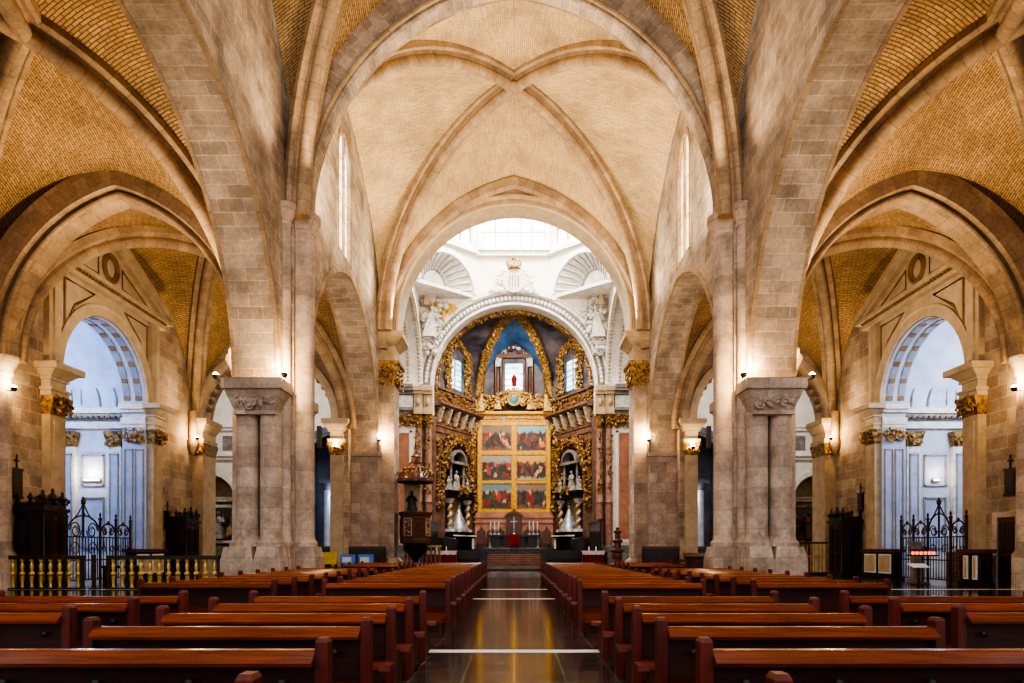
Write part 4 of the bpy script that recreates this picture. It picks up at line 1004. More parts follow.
for r, (z0_, z1_) in enumerate(rows_):
    for c, (x0, x1) in enumerate(cols):
        k = r*2+c
        p = obj('painting', MB().box(x0+.06,x1-.06,RY+.02,RY+.12,z0_+.06,z1_-.06), m_painting('oil_painting_%d' % k, sk[k][0], sk[k][1], k+1, gr[k], 2.1+.2*(k % 3)), t, None, True)
        p['label'] = lb[k]
        i = MB(); i.box(x0,x1,RY-.02,RY+.1,z1_-.08,z1_); i.box(x0,x1,RY-.02,RY+.1,z0_,z0_+.08); i.box(x0,x0+.08,RY-.02,RY+.1,z0_,z1_); i.box(x1-.08,x1,RY-.02,RY+.1,z0_,z1_); obj('inner_frame', i, M['gold'], p, None, True)
c = MB(); c.box(-3.5,3.5,RY-.1,RY+.4,13.55,13.65); c.box(-3.55,3.55,RY-.15,RY+.4,14.1,14.22); c.box(-3.7,3.7,RY-.35,RY+.4,14.22,14.45); obj('cornice', c, M['goldfl'], t, None, True)
obj('blue_frieze', MB().box(-3.45,3.45,RY-.05,RY+.4,13.65,14.1), M['grey'], t, None, True)
o = MB(); ornament(o, [(-3.4,RY-.1,13.87),(3.4,RY-.1,13.87)], .1, 110, 133, (.09,.15), .05); obj('frieze_garland', o, M['goldfl'], t, 60, True)
o = MB(); ornament(o, [(-4.2,RY-.2,14.9),(-2,RY-.2,15.3),(0,RY-.2,16.0),(2,RY-.2,15.3),(4.2,RY-.2,14.9)], .55, 300, 134, (.14,.34), .3)
for s in (-1,1): figure(o, (s*3.2,RY-.3,14.4), 2.1, rnd(7), -s*.1); figure(o, (s*1.5,RY-.3,14.6), 1.6, rnd(8), s*.1)
obj('gilt_cresting', o, M['gold'], t, 60, True)
o = MB().lathe([(0,0),(.5,.02),(.55,-.05)], 0, 0, 0, 20); 
m = MB(); m.M = Matrix.Translation((0,RY-.5,15.55)) @ Matrix.Rotation(PI/2, 4, 'X'); m.lathe([(0,.1),(.4,.06),(.52,0)], 0, 0, 0, 20); q = obj('blue_medallion', m, M['stain2'] if 'stain2' in M else m_plain('teal_enamel', lin(70,150,160), lin(50,110,130), .3), t, 50, True)
m = MB(); m.tube([(.58*math.cos(2*PI*i/20),RY-.52,15.55+.58*math.sin(2*PI*i/20)) for i in range(20)], .1, 6, True); obj('medallion_ring', m, M['goldfl'], t, 50, True)
for s in (-1, 1):
    o = MB(); ornament(o, [(s*3.95,RY-.3,5.0),(s*4.25,RY-.6,8),(s*4.2,RY-.6,10.5),(s*3.9,RY-.3,13.3)], .45, 260, 140+s, (.14,.34), .35, (1,0,0)); obj('gilt_foliage', o, M['gold'], t, 60, True)
m = MB(); m.box(-3.7,3.7,RY-.2,65.4,1.5,4.4); m.box(-3.8,3.8,RY-.3,65.4,4.4,4.6); m.box(-3.7,3.7,RY-.15,65.4,4.6,4.95); m.box(-3.8,3.8,RY-.3,65.4,3.9,4.0)
q = obj('marble_base', m, M['pinkp'], t, None, True); q['label'] = 'rose marble base of the altarpiece'

# side niche altars
for s in (-1, 1):
    sd = side[s]; a, b, u, nn, ang, ln = FAC[s]; c0 = a+u*(ln/2)
    t = thing('niche_altar', 'black and white niche altar with twisted columns, %s of the golden altarpiece' % sd, 'altar', (c0.x,c0.y,1.25), ang)
    m = MB(); m.box(-1.95,1.95,-.7,.6,0,1.3); m.box(-2.1,2.1,-.85,.6,1.3,1.5); m.box(-2.0,2.0,-.6,.7,1.5,1.75)
    obj('altar_table', m, M['dark'], t)
    m = MB()
    for q in (-1.8,1.45): m.box(q,q+.35,-.75,-.7,.2,1.2)
    m.box(-2.05,2.05,-.88,-.84,1.34,1.46); obj('white_panels', m, M['cloth'], t)
    obj('back_panel', MB().box(-1.2,1.2,.3,.7,1.75,4.9), M['ochre'], t)
    for q in (-1.55, 1.55):
        pth = [(q+.1*math.cos(3.2*PI*2*i/40), -.15+.1*math.sin(3.2*PI*2*i/40), 2.0+2.3*i/40) for i in range(41)]
        cl = obj('twisted_column', MB().tube(pth, .17, 8), M['ochre'], t, 50)
        obj('column_base', MB().box(q-.3,q+.3,-.45,.5,1.75,2.0), M['cloth'], cl); obj('column_cap', MB().frust((q-.2,q+.2,-.35,.1), 4.3, (q-.33,q+.33,-.5,.2), 4.7), M['cloth'], cl)
        obj('black_pier', MB().box(q-.35,q+.35,.12,.7,1.75,4.75), M['dark'], t)
    m = MB(); m.box(-2.1,2.1,-.6,.7,4.75,4.95); m.box(-1.95,1.95,-.45,.7,4.95,5.2); m.box(-2.2,2.2,-.75,.7,5.2,5.4); obj('entablature', m, M['dark'], t)
    m = MB(); ornament(m, [(-.8,-.6,5.2),(0,-.6,5.7),(.8,-.6,5.2)], .3, 50, 150+s, (.1,.25), .15); obj('gilt_cartouche', m, M['gold'], t, 60)
    m = MB()
    for q in (-1.1,1.1): m.lathe([(.2,5.4),(.2,5.6),(.13,5.7),(.12,7.6),(.2,7.85)], q, 0, 0, 10)
    m.box(-1.5,1.5,-.3,.7,7.85,8.1); m.sweep(arch((-1.3,0,8.1),(1.3,0,8.1),(0,0,9.2),12), (0,1,0), [(-.3,-.25),(-.3,0),(.5,0),(.5,-.25)]); obj('upper_stage', m, M['grey'], t, 40)
    tt = thing('robed_statue', 'silvery cone shaped robed statue in the niche %s of the altarpiece' % sd, 'statue', tuple(c0-nn*.15+V((0,0,3.0))), ang)
    obj('robe', MB().lathe([(1.0,0),(.98,.2),(.62,.9),(.35,1.5),(.16,2.0),(.1,2.15)], 0, 0, 0, 20), M['silver'], tt, 50)
    obj('head', MB().ball((0,0,2.3), (.13,.13,.17), 10, 7), M['sculpt'], tt, 50); obj('crown', MB().lathe([(.12,2.4),(.17,2.55),(.05,2.62),(.02,2.75)], 0, 0, 0, 10), M['gold'], tt, 50)
    tt = thing('marble_statue', 'white marble figure in the upper niche %s of the altarpiece' % sd, 'statue', tuple(c0+nn*.1+V((0,0,6.65))), ang)
    m = MB(); figure(m, (0,0,0), 1.9, rnd(31+s)); obj('figure', m, M['figure2'], tt, 50)
    for q in (-1, 1):
        p = c0+u*q*1.65-nn*.1+V((0,0,6.65))
        tt = thing('angel_statue', 'small white statue %s the upper niche, %s of the altarpiece' % ('on the nave side of' if q*s > 0 else 'on the altar side of', sd), 'statue', tuple(p), ang)
        m = MB(); figure(m, (0,0,0), 1.25, rnd(41+s+q)); obj('figure', m, M['figure2'], tt, 50)

# ---------------------------------------------------------------- altar and its furniture
t = thing('altar_table', 'dark marble high altar table with columned front at the top of the steps', 'altar', (0,59.9,1.5))
m = MB(); m.box(-2.35,2.35,-.65,.65,1.05,1.22); obj('table_top', m, M['dark'], t)
for x in (-2.1,-1.1,1.1,2.1): obj('leg', MB().lathe([(.16,0),(.16,.12),(.1,.18),(.1,.9),(.17,1.05)], x, -.45, 0, 10), M['grey'] if abs(x) > 2 else M['brwood'], t, 40)
obj('front_panel', MB().box(-2.2,2.2,.1,.3,0,1.05), M['dark'], t); obj('plinth', MB().box(-2.5,2.5,-.75,.75,0,.06), M['grey'], t)
def candlestick(h=.75):
    t = thing('candlestick', '', 'candlestick', (0,0,0), 0, 'candlesticks on the high altar')
    obj('stick', MB().lathe([(.16,0),(.15,.05),(.05,.12),(.04,.25),(.09,.3),(.04,.36),(.1,.42)], 0, 0, 0, 10), M['silver'], t, 40)
    obj('candle', MB().cyl(0,0,.05,.42,.42+h,8), M['cloth'], t, 40); return t
c0 = candlestick()
names = {-2.05:'outermost candlestick at the left end of the high altar',-1.7:'middle one of three candlesticks left on the high altar',-1.35:'innermost candlestick on the left half of the high altar',1.35:'innermost candlestick on the right half of the high altar',1.7:'middle one of three candlesticks right on the high altar',2.05:'outermost candlestick at the right end of the high altar'}
for i, (x, n) in enumerate(names.items()):
    if i == 0: c0.location = (x,59.8,2.72); c0['label'] = n
    else: dup(c0, (x,59.8,2.72), 0, n)
t = thing('altar_cross', 'slender silver cross standing in the middle of the high altar', 'cross', (0,59.7,2.72))
obj('base', MB().lathe([(.2,0),(.18,.06),(.05,.15),(.04,.4)], 0, 0, 0, 10), M['silver'], t, 40); obj('cross', MB().box(-.035,.035,-.03,.03,.4,1.55).box(-.3,.3,-.03,.03,1.1,1.18), M['silver'], t)
t = thing('bishop_throne', 'tall brown wooden throne with arched back behind the high altar', 'throne', (0,62.9,1.5))
pts = [(-.75,1.0),(.75,1.0),(.75,2.9)]+[(.75*math.cos(PI*i/10),2.9+.45*math.sin(PI*i/10)) for i in range(1,10)]+[(-.75,2.9)]
obj('backrest', MB().prism(pts, 'y', .3, .45), M['brwood'], t); obj('seat', MB().box(-.7,.7,-.4,.35,.4,.55), M['brwood'], t)
for q in (-1,1): obj('armrest', MB().box(q*.72-.08,q*.72+.08,-.4,.35,0,1.05), M['brwood'], t)
m = MB(); m.prism([(-.95,2.95),(-.6,3.3),(0,3.55),(.6,3.3),(.95,2.95),(.8,2.9),(0,3.3),(-.8,2.9)], 'y', .2, .5); m.ball((0,.35,3.6), .12, 8, 5); obj('crest', m, M['brwood'], t)
# sedilia beside the throne
def seat_():
    t = thing('clergy_seat', '', 'seat', (0,0,0), 0, 'carved seats behind the altar')
    obj('backrest', MB().prism([(-.42,.5),(.42,.5),(.42,1.55),(.2,1.75),(.08,1.95),(0,2.15),(-.08,1.95),(-.2,1.75),(-.42,1.55)], 'y', .25, .35), M['brwood'], t)
    obj('seat', MB().box(-.42,.42,-.3,.3,.4,.5), M['brwood'], t)
    for q in (-1,1): obj('side_panel', MB().box(q*.42-.04,q*.42+.04,-.3,.35,0,1.0), M['brwood'], t)
    return t
s0 = seat_(); first = True
for k, x in enumerate((-3.05,-2.15,-1.3,1.3,2.15,3.05)):
    n = '%s carved wooden seat with pointed back, %s of the throne' % (['farthest','second','nearest','nearest','second','farthest'][k], 'left' if x < 0 else 'right')
    if first: s0.location = (x,63.6,1.5); s0['label'] = n; first = False
    else: dup(s0, (x,63.6,1.5), 0, n)
t = thing('red_chair', 'red velvet armchair standing before the high altar', 'chair', (0,55.8,1.25), 0)
obj('backrest', MB().box(-.45,.45,-.1,.0,.5,1.45), M['red'], t); obj('seat', MB().box(-.45,.45,0,.6,.42,.55), M['red'], t)
for q in (-1,1):
    obj('armrest', MB().box(q*.45-.04,q*.45+.04,0,.55,.75,.82), M['brwood'], t)
    for yy in (-.05,.55): obj('leg', MB().box(q*.42-.04,q*.42+.04,yy-.04,yy+.04,0,.44 if yy < 0 else .8), M['brwood'], t)
for s in (-1, 1):
    sd = side[s]
    t = thing('choir_stall', 'dark carved choir stalls with sloping desk, %s side of the chancel' % sd, 'choir stall', (s*5.6,54,1.25))
    q = lambda p, r: (min(s*p,s*r), max(s*p,s*r))
    obj('backrest', MB().box(*q(.75,.9),-3.4,3.4,0,2.3).box(*q(.65,1.0),-3.5,3.5,2.3,2.45), M['dkwood'], t)
    obj('seat', MB().box(*q(.15,.75),-3.4,3.4,.4,.52), M['dkwood'], t)
    obj('desk', MB().prism([(s*-.9,1.0),(s*-.4,1.15),(s*-.4,0),(s*-.85,0)], 'y', -3.4, 3.4), M['dkwood'], t)
    for k in range(7): obj('divider', MB().box(*q(.1,.8),-3.3+1.1*k-.04,-3.3+1.1*k+.04,0,1.1), M['dkwood'], t)
    t = thing('side_bench', 'long low dark bench with carved end below the chancel platform, %s side' % sd, 'bench', (s*4.4,49.2,.34))
    obj('backrest', MB().box(-1.9,1.9,.1,.2,0,1.05), M['dkwood'], t); obj('seat', MB().box(-1.9,1.9,-.35,.1,.4,.46), M['dkwood'], t)
    for k in (-1,1): obj('side_panel', MB().box(k*1.9-.05,k*1.9+.05,-.4,.2,0,1.15), M['dkwood'], t)
# draped tables
for s, x, w in ((-1,-4.9,.98),(1,5.35,.7)):
    t = thing('draped_table', 'small table with red frontal and white cloth, %s of the altar steps' % side[s], 'table', (x,46.4,.34))
    obj('red_frontal', MB().box(-w,w,-.4,.4,.02,.98), M['red'], t)
    m = MB(); m.box(-w-.05,w+.05,-.45,.45,.98,1.02)
    rows = []
    for i in range(31):
        f = i/30; rows.append([(-w-.05+2*(w+.05)*f,-.46,1.02),(-w-.05+2*(w+.05)*f,-.47-.015*math.sin(i*1.7),.76+.02*math.sin(i*1.1))])
    m.grid(rows); obj('white_cloth', m, M['cloth'], t)
    for k, xx in enumerate((-.35,.3)):
        tt = thing('table_candle', 'short white candle %s on the red draped table %s of the steps' % (('at left','at right')[k], side[s]), 'candle', (x+xx*w/.98,46.4,1.36))
        obj('holder', MB().lathe([(.08,0),(.07,.03),(.03,.06),(.05,.1)], 0, 0, 0, 8), M['silver'], tt, 40); obj('candle', MB().cyl(0,0,.035,.1,.3,8), M['cloth'], tt, 40)

# ---------------------------------------------------------------- pulpit
t = thing('pulpit', 'octagonal dark wood pulpit with domed canopy on the left chancel pillar', 'pulpit', (-6.2,42.95,.34))
m = MB().lathe([(.2,1.0),(.55,1.3),(.92,1.5),(.98,1.55),(.98,1.75),(.94,1.8),(.94,3.2),(1.04,3.28),(1.06,3.45),(1.0,3.48)], 0, 0, 0, 8); body = obj('body', m, M['brwood'], t, 25)
for k in range(8):
    a = 2*PI*(k+.5)/8; r = .875; m = MB(); m.M = Matrix.Translation((r*math.cos(a),r*math.sin(a),2.5)) @ Matrix.Rotation(a+PI/2, 4, 'Z')
    for (x0,x1,z0_,z1_) in ((-.28,.28,-.55,-.5),(-.28,.28,.5,.55),(-.28,-.23,-.55,.55),(.23,.28,-.55,.55)): m.box(x0,x1,-.06,.02,z0_,z1_)
    R = rnd(k)
    for j in range(14): m.ball((R.uniform(-.17,.17),-.03,R.uniform(-.42,.42)), (.05,.04,.06), 6, 4)
    obj('carved_panel', m, M['ochre'] if k % 2 else M['brwood'], body, 50)
obj('pendant', MB().lathe([(.02,.25),(.15,.3),(.22,.5),(.5,.8),(.75,1.1),(.8,1.35)], 0, 0, 0, 12), M['dark'], t, 40)
m = MB().lathe([(1.1,5.3),(1.16,5.35),(1.16,5.5),(1.08,5.6),(.85,5.9),(.55,6.15),(.4,6.5),(.42,6.55),(.28,6.6),(.25,6.9),(.3,6.95),(.12,7.1),(.08,7.6),(.02,7.9)], 0, 0, 0, 16)
cn = obj('canopy', m, M['brwood'], t, 40); obj('canopy_underside', MB().lathe([(0,5.32),(1.1,5.3)], 0, 0, 0, 16), M['dkwood'], t)
m = MB()
for k in range(16):
    a = 2*PI*k/16; m.scroll((1.0*math.cos(a),1.0*math.sin(a),5.8), (math.cos(a),math.sin(a),0), (0,0,1), .22, 1, 1.2, .05, 10); m.ball((.75*math.cos(a),.75*math.sin(a),6.15), (.1,.1,.14), 6, 4)
m.box(-.03,.03,-.03,.03,7.9,8.35); m.box(-.14,.14,-.03,.03,8.12,8.18); obj('canopy_carving', m, M['goldpt'], cn, 50)
q = obj('backboard', MB().box(-.85,.15,.85,.95,3.3,5.3), M['ochre'], t)
m = MB(); figure(m, (-.35,.78,3.35), 1.5, rnd(3)); obj('dark_figure', m, M['frame'], q, 50)
obj('post', MB().lathe([(.3,0),(.3,.1),(.14,.2),(.12,.6)], 0, 0, 0, 10), M['grey'], t, 40)
t = thing('marble_screen', 'low carved pale marble screen beneath the pulpit', 'screen', (-6.1,44.9,.34))
obj('base', MB().box(-1.2,1.3,-.2,.2,0,.2), M['ochre'], t); obj('top', MB().box(-1.2,1.3,-.22,.22,1.25,1.4), M['ochre'], t)
for k in range(9): obj('baluster', MB().lathe([(.08,.2),(.06,.35),(.11,.6),(.05,.85),(.09,1.1),(.08,1.25)], -1.05+.28*k, 0, 0, 8), M['pink'], t, 40)
# tall turned candle stand at right
t = thing('candle_stand', 'tall tiered brown wooden candle stand beside the right draped table', 'stand', (6.55,43.2,.34))
obj('column', MB().lathe([(.55,0),(.55,.15),(.42,.25),(.3,.5),(.36,.7),(.3,.9),(.46,1.0),(.46,1.1),(.26,1.2),(.22,1.5),(.34,1.6),(.34,1.7),(.18,1.8),(.16,2.1),(.26,2.2),(.26,2.28),(.1,2.35)], 0, 0, 0, 12), M['brwood'], t, 40)
obj('knob', MB().ball((0,0,2.42), .12, 8, 6), M['brwood'], t, 50)
t = thing('flower_urn', 'pale stone urn standing beside the tall brown candle stand', 'urn', (7.35,42.0-.4,0))
obj('bowl', MB().lathe([(.22,0),(.22,.1),(.1,.18),(.1,.3),(.28,.5),(.32,.75),(.24,.95),(.28,1.0)], 0, 0, 0, 14), M['ochre'], t, 40); obj('foot', MB().box(-.25,.25,-.25,.25,0,.06), M['grey'], t)
# ---------------------------------------------------------------- aisle furniture
def baluster_mb(x, h=1.12):
    return MB().lathe([(.06,.06),(.075,.1),(.045,.14),(.06,.3),(.085,.46),(.045,.5),(.105,.56),(.105,.62),(.045,.68),(.065,.8),(.075,.9),(.04,1.0),(.075,1.05),(.075,h)], x, 0, 0, 8)
for x0, x1, lb in ((-20.0,-16.1,'brass baluster railing with dark handrail in front of the near confessional'),(-15.2,-11.0,'brass baluster railing with dark handrail next to the left stone pillar')):
    xm = (x0+x1)/2; L_ = x1-x0
    t = thing('brass_railing', lb, 'railing', (xm,25.55,0))
    obj('handrail', MB().box(-L_/2,L_/2,-.07,.07,1.12,1.27), M['iron'], t); obj('base_rail', MB().box(-L_/2,L_/2,-.09,.09,0,.06), M['iron'], t)
    n = int(L_/.34); b0 = None
    for k in range(n):
        x = -L_/2+.2+k*(L_-.4)/(n-1)
        if b0 is None: b0 = obj('baluster', baluster_mb(0), M['brass'], t, 45); b0.location = (x,0,0)
        else: d = b0.copy(); C.objects.link(d); d.location = (x,0,0)
    for q in (-1,1): obj('end_post', MB().box(q*(L_/2-.05)-.05,q*(L_/2-.05)+.05,-.06,.06,.06,1.12), M['iron'], t)

def confessional(name, lb, loc, w, d, h, rz, crest=2):
    t = thing(name, lb, 'confessional', loc, rz)
    m = MB(); m.box(-w/2,w/2,-d/2,d/2,0,.25); m.box(-w/2+.06,w/2-.06,-d/2+.06,d/2,.25,h-.5); obj('body', m, M['dkwood'], t)
    m = MB(); m.box(-w/2-.02,w/2+.02,-d/2-.02,d/2,h-.55,h-.45); m.box(-w/2-.1,w/2+.1,-d/2-.1,d/2,h-.45,h-.32); m.box(-w/2,w/2,-d/2,d/2,h-.32,h-.2); obj('cornice', m, M['dkwood'], t)
    for k in range(3):
        x = -w/2+.06+(w-.12)*(k+.5)/3; ww = (w-.12)/6-.05
        p = MB(); p.box(x-ww,x+ww,-d/2+.0,-d/2+.06,.35,h-.65); pn = obj('door' if k == 1 else 'panel', p, M['brwood'] if k == 1 else M['dkwood'], t)
        m = MB()
        for (z0_,z1_) in ((.5,1.2),(1.35,h-.8)):
            m.box(x-ww+.06,x+ww-.06,-d/2-.03,-d/2,z0_,z0_+.04); m.box(x-ww+.06,x+ww-.06,-d/2-.03,-d/2,z1_-.04,z1_); m.box(x-ww+.06,x-ww+.1,-d/2-.03,-d/2,z0_,z1_); m.box(x+ww-.1,x+ww-.06,-d/2-.03,-d/2,z0_,z1_)
        obj('moulding', m, M['dkwood'], pn)
    for q in (-1,1):
        obj('side_column', MB().lathe([(.07,.25),(.07,.4),(.05,.5),(.045,h-.8),(.08,h-.6)], q*(w/2-.04), -d/2+.02, 0, 8), M['dkwood'], t, 40)
        m = MB()
        for k in range(2): m.box(q*w/2-.05,q*w/2+.05,-d/2+.1+k*d/2,-d/2+.1+(k+.8)*d/2-.05,.5,h-.8)
        obj('side_panel', m, M['dkwood'], t)
    m = MB()
    xs = [-w/2+.08,0,w/2-.08] if crest == 2 else [0]
    for x in xs:
        k = 1.9 if abs(x) < .01 else 1.4
        m.lathe([(.05,h-.2),(.12*k,h-.12),(.05,h-.02),(.1*k,h+.06),(.02,h+.2*k)], x, -d/2+.1, 0, 8)
        m.ball((x,-d/2+.1,h+.2*k), (.07,.06,.09), 8, 5); m.ball((x-.1*k,-d/2+.1,h+.08*k), .07, 6, 4); m.ball((x+.1*k,-d/2+.1,h+.08*k), .07, 6, 4)
        for q in (-1,1): m.scroll((x+q*.26,-d/2+.1,h-.06), (q,0,0), (0,0,1), .17, 1, 1.3, .05, 12)
    m.box(-w/2+.03,w/2-.03,-d/2+.04,d/2-.05,h-.24,h-.12)
    for q in (-1,1):
        for yy in (0,d/2-.1): m.lathe([(.05,h-.2),(.12,h-.12),(.05,h-.02),(.11,h+.08),(.02,h+.26)], q*(w/2-.08), yy, 0, 8)
    obj('carved_cresting', m, M['dkwood'], t, 45)
    return t
confessional('confessional', 'near dark carved confessional with tall finials behind the brass railing, left wall', (-18.55,26.75,0), 1.3, 1.15, 3.42, PI/2)
confessional('confessional', 'dark carved confessional left of the left stone pillar, in the far aisle corner', (-18.6,38.3,0), 1.5, 1.15, 3.4, PI/2)
confessional('confessional', 'dark carved confessional right of the right stone pillar, by the marble rail', (18.6,38.3,0), 1.5, 1.15, 3.4, -PI/2)

def plaque(s, y, z, h, lb):
    t = thing('wall_plaque', lb, 'plaque', (s*(XO-.03),y,z), s*-PI/2)
    obj('frame', MB().box(-.3,.3,-.03,.03,-h/2,h/2).box(-.34,.34,-.05,.03,h/2-.05,h/2+.03).box(-.34,.34,-.05,.03,-h/2-.03,-h/2+.05), M['frame'], t)
    obj('panel', MB().box(-.22,.22,-.045,-.03,-h/2+.12,h/2-.12), M['dkwood'], t)
    obj('cross', MB().box(-.025,.025,-.04,.0,h/2+.03,h/2+.55).box(-.14,.14,-.04,0,h/2+.3,h/2+.36), M['frame'], t)
plaque(-1, 26.3, 4.05, 1.1, 'black framed plaque with cross above the near confessional, left wall')
plaque(-1, 37.75, 3.1, .95, 'small black plaque with cross on the wall right of the left chapel')
plaque(1, 26.35, 4.1, 1.0, 'black framed plaque with cross above the wooden door, right wall')
plaque(1, 37.75, 4.1, .95, 'small black plaque with cross above the far right confessional')

# chapel grilles and marble rails
for s in (-1, 1):
    sd = side[s]
    t = thing('iron_grille', 'wrought iron chapel grille with arched scrolls and tall finial, %s aisle' % sd, 'grille', (s*18.55,29.4 if s < 0 else 29.8,0))
    ir = M['iron']
    spans = [(-1.1,1.2,2.9),(1.2,2.4,2.6),(2.4,3.6,2.6)] if s < 0 else [(-1.8,-.8,2.65),(-.8,.8,3.0),(.8,1.9,2.65),(1.9,2.9,2.65)]
    pts = sorted({p for a in spans for p in a[:2]})
    for y in pts: obj('post', MB().box(-.04,.04,y-.04,y+.04,0,2.75).lathe([(.05,2.75),(.09,2.85),(.03,2.95),(.06,3.02),(.01,3.15)], 0, y, 0, 6), ir, t)
    for z in (.15,1.0,2.0): obj('rail', MB().box(-.025,.025,pts[0],pts[-1],z,z+.05), ir, t)
    for y0, y1, zt in spans:
        m = MB(); n = max(3, int((y1-y0)/.2))
        for k in range(1, n): y = y0+(y1-y0)*k/n; m.box(-.014,.014,y-.014,y+.014,.15,2.05)
        obj('bars', m, ir, t)
        m = MB(); yc = (y0+y1)/2; r = (y1-y0)/2
        m.tube([(0,yc-r*math.cos(PI*i/14),2.1+(zt-2.05)*math.sin(PI*i/14)) for i in range(15)], .035, 6)
        for q in (-1,1):
            m.scroll((0,yc+q*r*.5,2.3), (0,q,0), (0,0,1), r*.34, 1, 1.5, .03, 16); m.scroll((0,yc+q*r*.45,2.3), (0,-q,0), (0,0,-1), r*.3, 1, 1.3, .025, 14)
            m.scroll((0,yc+q*r*.5,1.5), (0,q,0), (0,0,1), r*.3, 1, 1.3, .022, 14)
        m.ball((0,yc,zt+.08), (.06,.06,.1), 8, 5)
        obj('scrollwork', m, ir, t, 50)
    m = MB(); m.tube([(0,.6,2.8),(0,.35,3.0),(0,.05,3.4)], .03, 5); m.tube([(0,-.6,2.8),(0,-.35,3.0),(0,-.05,3.4)], .03, 5); m.box(-.03,.03,-.03,.03,2.0,3.75); m.box(-.03,.03,-.14,.14,3.55,3.63); m.ball((0,0,3.5), .1, 8, 5)
    obj('finial', m, ir, t, 50)
    for ya, yb, w in ((32.75,35.7,'beyond'),(26.6,27.9,'before')):
        if s < 0 and w == 'before': continue
        yl = (yb-ya)/2
        t = thing('marble_rail', 'black marble altar rail with ochre inlaid panels just %s the %s chapel gate' % (w, sd), 'rail', (s*18.45,(ya+yb)/2,0), s*-PI/2)
        obj('plinth', MB().box(-yl,yl,-.3,.3,0,.18), M['dark'], t); obj('body', MB().box(-yl+.05,yl-.05,-.22,.22,.18,1.35), M['dark'], t)
        obj('top_slab', MB().box(-yl-.05,yl+.05,-.36,.34,1.35,1.5), M['brwood'], t)
        n = 2
        for k in range(n):
            x = -yl+.1+(2*yl-.2)*(k+.5)/n; ww = (2*yl-.2)/n/2-.14
            p = obj('panel_frame', MB().box(x-ww,x+ww,-.26,-.2,.3,1.25), M['cloth'], t); obj('ochre_inlay', MB().box(x-ww+.07,x+ww-.07,-.275,-.25,.37,1.18), M['ochre'], p)
    # simple altar inside the chapel seen through the grille
t = thing('votive_stand', 'iron votive candle stand with glowing red lights before the right chapel', 'candle stand', (17.6,29.4,0))
obj('stem', MB().lathe([(.3,0),(.28,.05),(.05,.12),(.045,1.2)], 0, 0, 0, 10), M['iron'], t, 40)
tr = obj('tray', MB().box(-.5,.5,-.35,.35,1.2,1.26).box(-.4,.4,.2,.26,1.26,1.5), M['iron'], t)
for r in range(2):
    for k in range(5):
        tt = thing('votive_light', '%s red votive glass in the %s row of the iron stand' % (['first','second','third','fourth','fifth'][k]+' from left', ['front','back'][r]), 'candle', (17.6-.36+.18*k,29.4-.2+.3*r,1.262), 0, 'red votive lights')
        obj('cup', MB().lathe([(.04,0),(.06,.02),(.065,.13)], 0, 0, 0, 8), M['votive'], tt, 40)
t = thing('notice_stand', 'short stand with slanted pale leaflet shelf beside the votive candles', 'stand', (17.0,28.7,0))
obj('post', MB().box(-.04,.04,-.04,.04,0,.75), M['iron'], t); obj('shelf', MB().prism([(-.25,.72),(.25,.86),(.25,.9),(-.25,.76)], 'x', -.35, .35), M['cloth'], t); obj('base', MB().box(-.25,.25,-.2,.2,0,.05), M['iron'], t)
t = thing('chapel_altar', 'gold frontal altar glimpsed through the right chapel grille', 'altar', (21.6,32.4,0))
obj('frontal', MB().box(-.4,.4,-1.1,1.1,0,1.35), M['goldpt'], t); obj('top', MB().box(-.5,.5,-1.25,1.25,1.35,1.45), M['cloth'], t)
t = thing('stone_lectern', 'pale stone pedestal standing behind the right chapel grille', 'pedestal', (18.0,30.6,0))
obj('shaft', MB().box(-.16,.16,-.16,.16,.15,1.75), M['grey'], t); obj('base', MB().box(-.25,.25,-.25,.25,0,.15), M['grey'], t); obj('top', MB().box(-.24,.24,-.24,.24,1.75,1.85), M['grey'], t)
t = thing('wooden_bench', 'dark low wooden bench between the two brass railings', 'bench', (-15.65,27.3,0))
obj('seat', MB().box(-.7,.7,-.25,.25,.75,.85), M['dkwood'], t)
for q in (-1,1): obj('leg', MB().box(q*.6-.07,q*.6+.07,-.22,.22,0,.75), M['dkwood'], t)
t = thing('rail_post', 'slim dark post closing the gap between the brass railings', 'post', (-15.75,25.6,0))
obj('shaft', MB().box(-.05,.05,-.05,.05,.05,1.3), M['iron'], t); obj('base', MB().box(-.12,.12,-.12,.12,0,.05), M['iron'], t)

# door in the right wall
dr = struct('door_1', MB().box(XO-.06,XO+.02,26.0,27.0,0,2.75), M['brwood'])
m = MB()
for q in (26.12,26.56):
    for z0_,z1_ in ((.2,1.2),(1.35,2.55)): m.box(XO-.09,XO-.06,q,q+.32,z0_,z1_)
obj('door_panels', m, M['dkwood'], dr); obj('door_frame', MB().box(XO-.12,XO+.02,25.75,26.0,0,2.95).box(XO-.12,XO+.02,27.0,27.25,0,2.95).box(XO-.12,XO+.02,26.0,27.0,2.75,2.95), M['pier'], dr)

